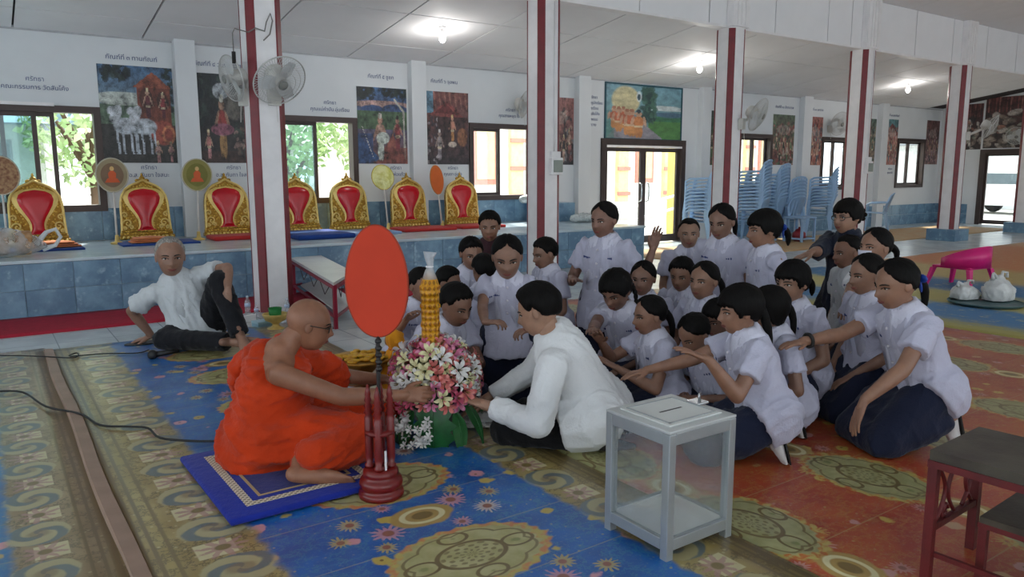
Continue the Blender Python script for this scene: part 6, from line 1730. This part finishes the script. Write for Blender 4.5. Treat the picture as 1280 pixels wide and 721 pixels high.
op = at(494, 455, 4.2); ob = thing('cloth_bundle', 'upright yellow-orange cloth bundle with tied top beside the tray', 'bundle', (op[0], op[1], .012))
hz2 = 1.3-(418-217)*4.2/953-.012
b = SB(); b.loft([(0, 0, .02), (0, 0, hz2*.45), (0, 0, hz2*.72), (.0, 0, hz2*.84), (.005, 0, hz2*.92), (0, 0, hz2)], [.075, .09, .065, .026, .05, .055], [.07, .085, .06, .024, .04, .03], (1, 0, 0), 18); me = remesh(b, .009, 2); folds(me, .018, 45, 12); shade(me); c = co_of(me); c[:, 2] = np.maximum(c[:, 2], .001); set_co(me, c); obj('cloth', me, cloth_mat('yellow_orange_cloth', '#d98f1c'), ob)
MB().tube([(.03*math.cos(a), .03*math.sin(a), hz2*.845) for a in np.linspace(0, 6.28, 15)[:-1]], .007, 6, closed=True).build('tie', cloth_mat('tie_orange', '#c9701c'), ob, True)
# ================================================================== donation box
dx0, dx1, dy0, dy1 = 1.785, 2.115, 1.685, 1.995; dh = onX(828, 0, 1.0)[2]
c_ = ((dx0+dx1)/2-.008, (dy0+dy1)/2-.022); hb = .447
db = thing('donation_box', 'glass-sided donation box with grey aluminium frame and white floor', 'donation box', (c_[0], c_[1], .0125))
M_al = mat('grey_aluminium', '#a9aeb0', .35, .55, var=.05); w, d = (dx1-dx0)/2, (dy1-dy0)/2; t = .032
for sx in (-1, 1):
    for sy in (-1, 1): MB().box((sx*w, sy*d, 0), (sx*(w-t), sy*(d-t), hb-.005), .003).build('corner_post', M_al, db)
for z0, z1 in ((.035, .075), (hb-.045, hb-.004)):
    for s in (-1, 1):
        MB().box((-w+t, s*d, z0), (w-t, s*(d-.022), z1), .002).build('rail', M_al, db); MB().box((s*w, -d+t, z0), (s*(w-.022), d-t, z1), .002).build('rail', M_al, db)
for s in (-1, 1):
    MB().box((-w+t, s*(d-.012), .075), (w-t, s*(d-.015), hb-.045)).build('glass_pane', glass('box_glass', (.93, .95, .95), haze=.05), db); MB().box((s*(w-.012), -d+t, .075), (s*(w-.015), d-t, hb-.045)).build('glass_pane', glass('box_glass', (.93, .95, .95)), db)
MB().box((-w+.02, -d+.02, .06), (w-.02, d-.02, .072)).build('inner_floor', gm('white_board', '#dcdad6', .5), db)
MB().box((-w, -d, hb-.004), (w, d, hb+.006), .002).build('top_plate', mat('pale_aluminium_sheet', '#c6c9c8', .35, .4, var=.05), db)
lid = MB().box((-w+.035, -d+.035, hb+.006), (w-.035, d-.035, hb+.013), .002).build('lid', mat('lid_white', '#ccceca', .4, var=.05), db)
MB().box((-.055, -.004, hb+.013), (.055, .004, hb+.0135)).build('coin_slot', gm('slot_dark', '#3a3835', .8), lid)
for a0, a1 in (((-w+.05, -d+.05), (w-.05, -d+.055)), ((-w+.05, d-.055), (w-.05, d-.05)), ((-w+.05, -d+.05), (-w+.055, d-.05)), ((w-.055, -d+.05), (w-.05, d-.05))): MB().box((*a0, hb+.013), (*a1, hb+.0155)).build('trim_strip', M_al, lid)
MB().box((w-.055, -.03, hb+.013), (w+.002, .03, hb+.022), .003).build('hasp', gm('polished_steel', '#b9bbbd', .25, .9), lid)
MB().tube([(w-.02, .0, hb+.022), (w-.02, .0, hb+.045), (w+.0, .012, hb+.045), (w, .012, hb+.022)], .004, 6).build('padlock_loop', gm('polished_steel', '#b9bbbd', .25, .9), lid, True)
# ================================================================== red altar table at the lower right corner
M_art = mat('altar_red_paint', '#5e1417', .5, var=.2, scale=12, bump=.15); M_atop = mat('worn_brown_top', '#382c24', .45, var=.2, scale=7, col2='#4d463a', bump=.1)
at_ = thing('altar_table', 'low stepped table with red metal legs and worn brown tops in the lower right corner', 'table', (2.62, 1.0, 0), 0)
A_ = onz(1163, 562, .44); B_ = onz(1207, 541, .44); C_ = onz(1297, 602, .44)
def lp(p): return np.array([p[0]-2.62, p[1]-1.0])
a_, b__, c__ = lp(A_), lp(B_), lp(C_); d__ = b__+(c__-a_)
u_ = nrm0(np.array([*(b__-a_), 0])); v_ = nrm0(np.array([*(c__-a_), 0])); wA = np.linalg.norm(b__-a_); v2 = np.array([u_[1], -u_[0], 0]); v_ = v2 if v2@v_ > 0 else -v2
uA = .36; LA = .62
o3 = np.array([*a_, 0])
def T3(p, q, z): return o3+u_*p+v_*q+UP*z
def tbox(p0, p1, q0, q1, z0, z1, name, m, parent=at_):
    return MB().add([T3(p0, q0, z0), T3(p1, q0, z0), T3(p1, q1, z0), T3(p0, q1, z0), T3(p0, q0, z1), T3(p1, q0, z1), T3(p1, q1, z1), T3(p0, q1, z1)], [(0,3,2,1),(4,5,6,7),(0,1,5,4),(1,2,6,5),(2,3,7,6),(3,0,4,7)]).build(name, m, parent)
tbox(0, uA, 0, LA, .408, .44, 'upper_top', M_atop); tbox(-.004, uA+.004, -.004, LA+.004, .385, .408, 'upper_edge', M_art)
tbox(.10, uA+.30, .12, LA, .215, .235, 'lower_shelf', M_atop); tbox(.10, uA+.304, .116, LA, .198, .215, 'shelf_edge', M_art)
for p, q in ((.012, .012), (uA-.012, .012), (.012, LA-.012), (uA-.012, LA-.012)): tbox(p-.014, p+.014, q-.014, q+.014, .0, .385, 'leg', M_art)
for p, q in ((.115, .13), (uA+.285, .13)): tbox(p-.012, p+.012, q-.012, q+.012, 0, .198, 'leg', M_art)
tbox(.0, uA, .004, .022, .17, .19, 'rail', M_art); tbox(.02, .035, .0, LA, .085, .10, 'rail', M_art)
def scroll(p0, q0, sgn):
    pts = [T3(p0+sgn*(.008+.065*math.sin(s*3.0)), .012+q0, .38-.185*s) for s in np.linspace(0, 1, 14)]
    MB().tube(pts, .007, 6).build('scroll', M_art, at_, True)
scroll(.03, 0, 1); scroll(uA*.55, 0, -1); scroll(uA*.62, 0, 1); scroll(uA-.03, 0, -1)
for cx in (uA*.27, uA*.32): MB().tube([T3(cx+.018*math.cos(a)*(1-a/9), .012, .215+.02*math.sin(a)) for a in np.linspace(0, 6, 14)], .006, 6).build('scroll', M_art, at_, True)
MB().add([T3(uA*.25, .0, .385), T3(uA*.45, .0, .385), T3(uA*.35, .0, .335), T3(uA*.25, .012, .385), T3(uA*.45, .012, .385), T3(uA*.35, .012, .335)], [(0, 2, 1), (3, 4, 5), (0, 1, 4, 3), (1, 2, 5, 4), (2, 0, 3, 5)]).build('pendant', M_art, at_)
# ================================================================== blue plastic chairs
M_ch = mat('blue_plastic', '#9dbfe2', .38, var=.06); M_chd = mat('royal_blue_plastic', '#2b4fae', .38, var=.06)
def chair_parts():
    ms = {}
    s = MB(); n = 7; vs = []
    for j in range(n):
        for i in range(n):
            u, v = -1+2*i/(n-1), j/(n-1); vs.append((.22*u*(1-.08*v), -.21+.42*v, .43-.012*(1-u*u)-.02*v+.02*max(0, .15-v)*-3))
    s.add(vs, [(j*n+i, j*n+i+1, (j+1)*n+i+1, (j+1)*n+i) for j in range(n-1) for i in range(n-1)]); vs2 = [(a, b, c-.012) for a, b, c in vs]; o = len(s.v); s.add(vs2, [(j*n+i, (j+1)*n+i, (j+1)*n+i+1, j*n+i+1) for j in range(n-1) for i in range(n-1)])
    for i in range(n-1):
        s.f += [(i, o+i, o+i+1, i+1), ((n-1)*n+i, (n-1)*n+i+1, o+(n-1)*n+i+1, o+(n-1)*n+i), (i*n, (i+1)*n, o+(i+1)*n, o+i*n), (i*n+n-1, o+i*n+n-1, o+(i+1)*n+n-1, (i+1)*n+n-1)]
    ms['seat'] = s
    fl_ = MB()
    def leg(x, y, x2, y2):
        q = MB(); q.add([(x-.03, y-.02, .42), (x+.03, y-.02, .42), (x+.03, y+.02, .42), (x-.03, y+.02, .42), (x2-.018, y2-.014, 0), (x2+.018, y2-.014, 0), (x2+.018, y2+.014, 0), (x2-.018, y2+.014, 0)], [(0, 1, 2, 3), (7, 6, 5, 4), (0, 4, 5, 1), (1, 5, 6, 2), (2, 6, 7, 3), (3, 7, 4, 0)]); return q
    ms['leg'] = [leg(-.19, -.18, -.23, -.23), leg(.19, -.18, .23, -.23), leg(-.18, .18, -.21, .25), leg(.18, .18, .21, .25)]
    br = MB()
    def bk(u, z): return (.205*u*(1+.05*z), .20+.13*z/.40-.05*(u*u), .42+z)
    br.tube([bk(-1, 0), bk(-1, .25), bk(-.85, .37), bk(-.45, .41), bk(0, .42), bk(.45, .41), bk(.85, .37), bk(1, .25), bk(1, 0)], .017, 6); ms['back_frame'] = br
    ms['slat'] = []
    for u in (-.62, -.31, 0, .31, .62):
        q = MB(); q.add([bk(u-.10, .02), bk(u+.10, .02), bk(u+.10, .40), bk(u-.10, .40)], [(0, 1, 2, 3)]); q.add([(a, b+.008, c) for a, b, c in q.v[:4]], [(3, 2, 1, 0)]); ms['slat'].append(q)
    ms['armrest'] = []
    for sg in (-1, 1):
        q = MB(); q.tube([bk(sg*1.0, .22), (sg*.245, .08, .635), (sg*.255, -.12, .625), (sg*.25, -.19, .58), (sg*.225, -.20, .43)], [.016, .020, .022, .020, .018], 6); ms['armrest'].append(q)
    return ms
CP = chair_parts()
def make_chair(m):
    root = thing('plastic_chair', '', 'chair')
    CP_ = {k: v for k, v in CP.items()}
    CP['seat'].build('seat', m, root, True)
    for q in CP['leg']: q.build('leg', m, root)
    CP['back_frame'].build('back_frame', m, root, True)
    for q in CP['slat']: q.build('slat', m, root)
    for q in CP['armrest']: q.build('armrest', m, root, True)
    return root
CH = make_chair(M_ch); first = [True]
def place_chair(x, y, z, rz, lab, grp):
    o = CH if first[0] else dup(CH); first[0] = False
    o.location = (x, y, z); o.rotation_euler = (0, 0, rz); o['label'] = lab; o['group'] = grp; o.scale = (1.0, 1.0, 1.0); return o
ORD = ['', 'second', 'third', 'fourth', 'fifth', 'sixth', 'seventh', 'eighth', 'ninth', 'tenth', 'eleventh', 'twelfth', 'thirteenth']
_sx = lambda u, Y: float(onY(u, 270, Y)[0])
STK = [(_sx(874, 9.55), 9.55, 10, R(25), 'blue plastic chair in the stack right of the double door'), (_sx(938, 9.2), 9.2, 12, R(20), 'blue plastic chair in the tallest stack, behind the third column'), (_sx(962, 9.45), 9.45, 11, R(10), 'blue plastic chair in the stack right of the tallest one'), (_sx(984, 9.3), 9.3, 7, R(-10), 'pale blue plastic chair in the low stack beside the small table'), (_sx(1023, 9.4), 9.4, 10, R(35), 'blue plastic chair in the stack under the far window')]
for x, y, n, rz, lab in STK:
    for k in range(n):
        j = n-1-k
        l_ = lab.replace('chair in', 'chair, %s in' % ('topmost' if j == 0 else 'lowest' if k == 0 else ORD[j]+' from the top'))
        place_chair(x, y, .006+k*.062, rz+R(180), l_, lab.replace('blue plastic chair in', 'chairs of').replace('pale ', ''))
place_chair(_sx(1095, 9.3), 9.3, .006, R(205), 'single blue plastic armchair standing alone by the far wall', 'single chair')
# small blue table with a red pot
q = thing('plastic_stool', 'square pale blue plastic stool behind the girl with the blue bow', 'stool', (_sx(1000, 8.8), 8.8, .006)); 
MB().box((-.22, -.22, .44), (.22, .22, .47), .01).build('top', M_ch, q)
for sx in (-1, 1):
    for sy in (-1, 1): MB().bar((sx*.19, sy*.19, 0), (sx*.19, sy*.19, .44), .04).build('leg', M_ch, q)
for s in (-1, 1): MB().bar((-.19, s*.19, .06), (.19, s*.19, .06), .03).build('stretcher', M_ch, q); MB().bar((s*.19, -.19, .06), (s*.19, .19, .06), .03).build('stretcher', M_ch, q)
q = thing('red_pot', 'dark red pot with a lid under the pale blue stool', 'pot', (_sx(1000, 8.8), 8.8, .006)); MB().lathe([(.0, 0), (.09, 0), (.13, .08), (.12, .16), (.07, .20), (.0, .20)], seg=18).build('pot', gm('dark_red_pot', '#8a2630', .4), q, True); MB().lathe([(.0, .20), (.08, .20), (.06, .23), (.015, .245), (.02, .27), (.0, .275)], seg=18).build('lid', gm('dark_red_pot', '#8a2630', .4), q, True)
# ================================================================== pink child's chair and carrier bags
M_pk = mat('pink_plastic', '#d81f78', .38, var=.06)
pc = onz(1200, 359); pk = thing('child_chair', 'small bright pink plastic child chair standing on the far carpet', 'chair', (pc[0], pc[1], .008), R(175))
sc = 1.45
MB().box((-.15*sc, -.15*sc, .20*sc), (.15*sc, .15*sc, .225*sc), .01).build('seat', M_pk, pk, True)
for sx in (-1, 1):
    for sy in (-1, 1):
        x_, y_ = sx*.14*sc, sy*.14*sc
        MB().add([(x_-.035, y_-.02, .20*sc), (x_+.035, y_-.02, .20*sc), (x_+.035, y_+.02, .20*sc), (x_-.035, y_+.02, .20*sc), (x_*1.25-.02, y_*1.25-.015, 0), (x_*1.25+.02, y_*1.25-.015, 0), (x_*1.25+.02, y_*1.25+.015, 0), (x_*1.25-.02, y_*1.25+.015, 0)], [(0, 1, 2, 3), (7, 6, 5, 4), (0, 4, 5, 1), (1, 5, 6, 2), (2, 6, 7, 3), (3, 7, 4, 0)]).build('leg', M_pk, pk)
pk.scale = (1, 1, .76)
vs = []; n = 17
for i in range(n):
    a = math.pi*(-.12+1.24*i/(n-1)); r_ = .185*sc
    for z_ in (.22*sc, (.30+.13*math.sin(math.pi*i/(n-1)))*sc):
        vs.append((r_*math.cos(a), r_*math.sin(a)*.95+.01, z_))
b = MB().add(vs, [(i*2, i*2+1, i*2+3, i*2+2) for i in range(n-1)]); o = b.build('backrest', M_pk, pk, True); md = o.modifiers.new('thick', 'SOLIDIFY'); md.thickness = .018
b = MB(); b.tube([vs[i*2+1] for i in range(n)], .014, 8); b.build('top_rim', M_pk, pk, True)
tp = onz(1232, 381); ty = thing('round_tray', 'dark round tray on the carpet under the white carrier bags', 'tray', (tp[0], tp[1], .008)); MB().lathe([(.0, 0), (.30, 0), (.33, .015), (.335, .025), (.325, .022), (.30, .012), (.0, .01)], seg=32).build('tray', gm('dark_green_tray', '#3c5a5c', .4), ty, True); MB().tube([(.333*math.cos(a), .333*math.sin(a), .025) for a in np.linspace(0, 6.283, 41)[:-1]], .006, 6, closed=True).build('rim', gm('dark_green_tray', '#3c5a5c', .4), ty, True)
def carrier(label, px, py, w, h, seed, dz=.02):
    p = onz(px, py); r_ = thing('carrier_bag', label, 'plastic bag', (p[0], p[1], .008+dz)); b = SB(); b.loft([(0, 0, h*.12), (0, 0, h*.4), (0, 0, h*.65), (.01, 0, h*.8)], [w*.95, w, w*.7, w*.3], [w*.7, w*.75, w*.5, w*.2], (1, 0, 0), 16)
    me = remesh(b, .016, 1); folds(me, .03, 38, seed); c = co_of(me); c[:, 2] = np.maximum(c[:, 2], .002); set_co(me, c); shade(me); obj('bag', me, gm('bag_film_white', '#cfd0cf', .35, var=.1, scale=20), r_)
    for s in (-1, 1): MB().tube([(s*.03, 0, h*.78), (s*.10, .02, h*1.02), (s*.16, .0, h*.98), (s*.15, 0, h*.8)], [.02, .012, .012, .02], 8).build('handle', gm('bag_film_white', '#cfd0cf', .35), r_, True)
carrier('white carrier bag lying on the tray nearer the pink chair', 1205, 376, .16, .17, 31); carrier('taller white carrier bag at the right side of the tray', 1247, 378, .17, .27, 32)
# ================================================================== cables, microphone, hand fan
M_cab = gm('black_cable', '#151414', .5)
def cable(label, pts, r=.005, name='cable'):
    P_ = [onz(x, y, .026) for x, y in pts]; out_ = []
    for i in range(len(P_)-1):
        p0, p1, p2, p3 = P_[max(i-1, 0)], P_[i], P_[i+1], P_[min(i+2, len(P_)-1)]
        for q in np.linspace(0, 1, 6)[:-1]: out_.append(.5*((2*p1)+(-p0+p2)*q+(2*p0-5*p1+4*p2-p3)*q*q+(-p0+3*p1-3*p2+p3)*q**3))
    out_.append(P_[-1]); return tag(MB().tube(out_, r, 6).build(name, M_cab, None, True), label, 'cable')
cable('long black cable winding across the carpets towards the monk', [(-8, 489), (28, 490), (58, 508), (100, 517), (125, 531), (160, 533), (185, 535), (200, 547), (240, 551), (275, 551)], .006)
cable('thin black cable of the microphone in front of the elderly man', [(-5, 444), (45, 445), (90, 447), (98, 443), (95, 441), (88, 445), (130, 442), (172, 441), (186, 437)], .0045)
p1, p2 = onz(186, 444, .04), onz(224, 438, .05); mk = thing('microphone', 'black handheld microphone lying on the carpet near the hand of the elderly man', 'microphone', (p1[0], p1[1], .0))
d = p2-p1; o0 = np.array([p1[0], p1[1], 0])
MB().tube([p2-o0, p1+d*.25-o0], [.013, .022], 12).build('handle', M_cab, mk, True); hd_ = MB().ell(p1+d*.12-o0, (.034, .034, .034), 14, 10); hd_.build('head', gm('mic_mesh', '#3a3a3a', .5, .6), mk, True)
p = onz(184, 428, .02); hf = thing('hand_fan', 'flat black hand fan under the palm of the elderly man', 'hand fan', (p[0], p[1], .0)); MB().prism([(.16*math.cos(a), .07*math.sin(a)) for a in np.linspace(0, 6.283, 25)[:-1]], .018, .024, lambda a, c, t: (a, c, t)).build('blade', M_cab, hf); MB().bar((.15, -.02, .021), (.28, -.06, .021), .018, .008).build('handle', M_cab, hf)
# watch on the wrist of the rightmost girl is part of her outfit
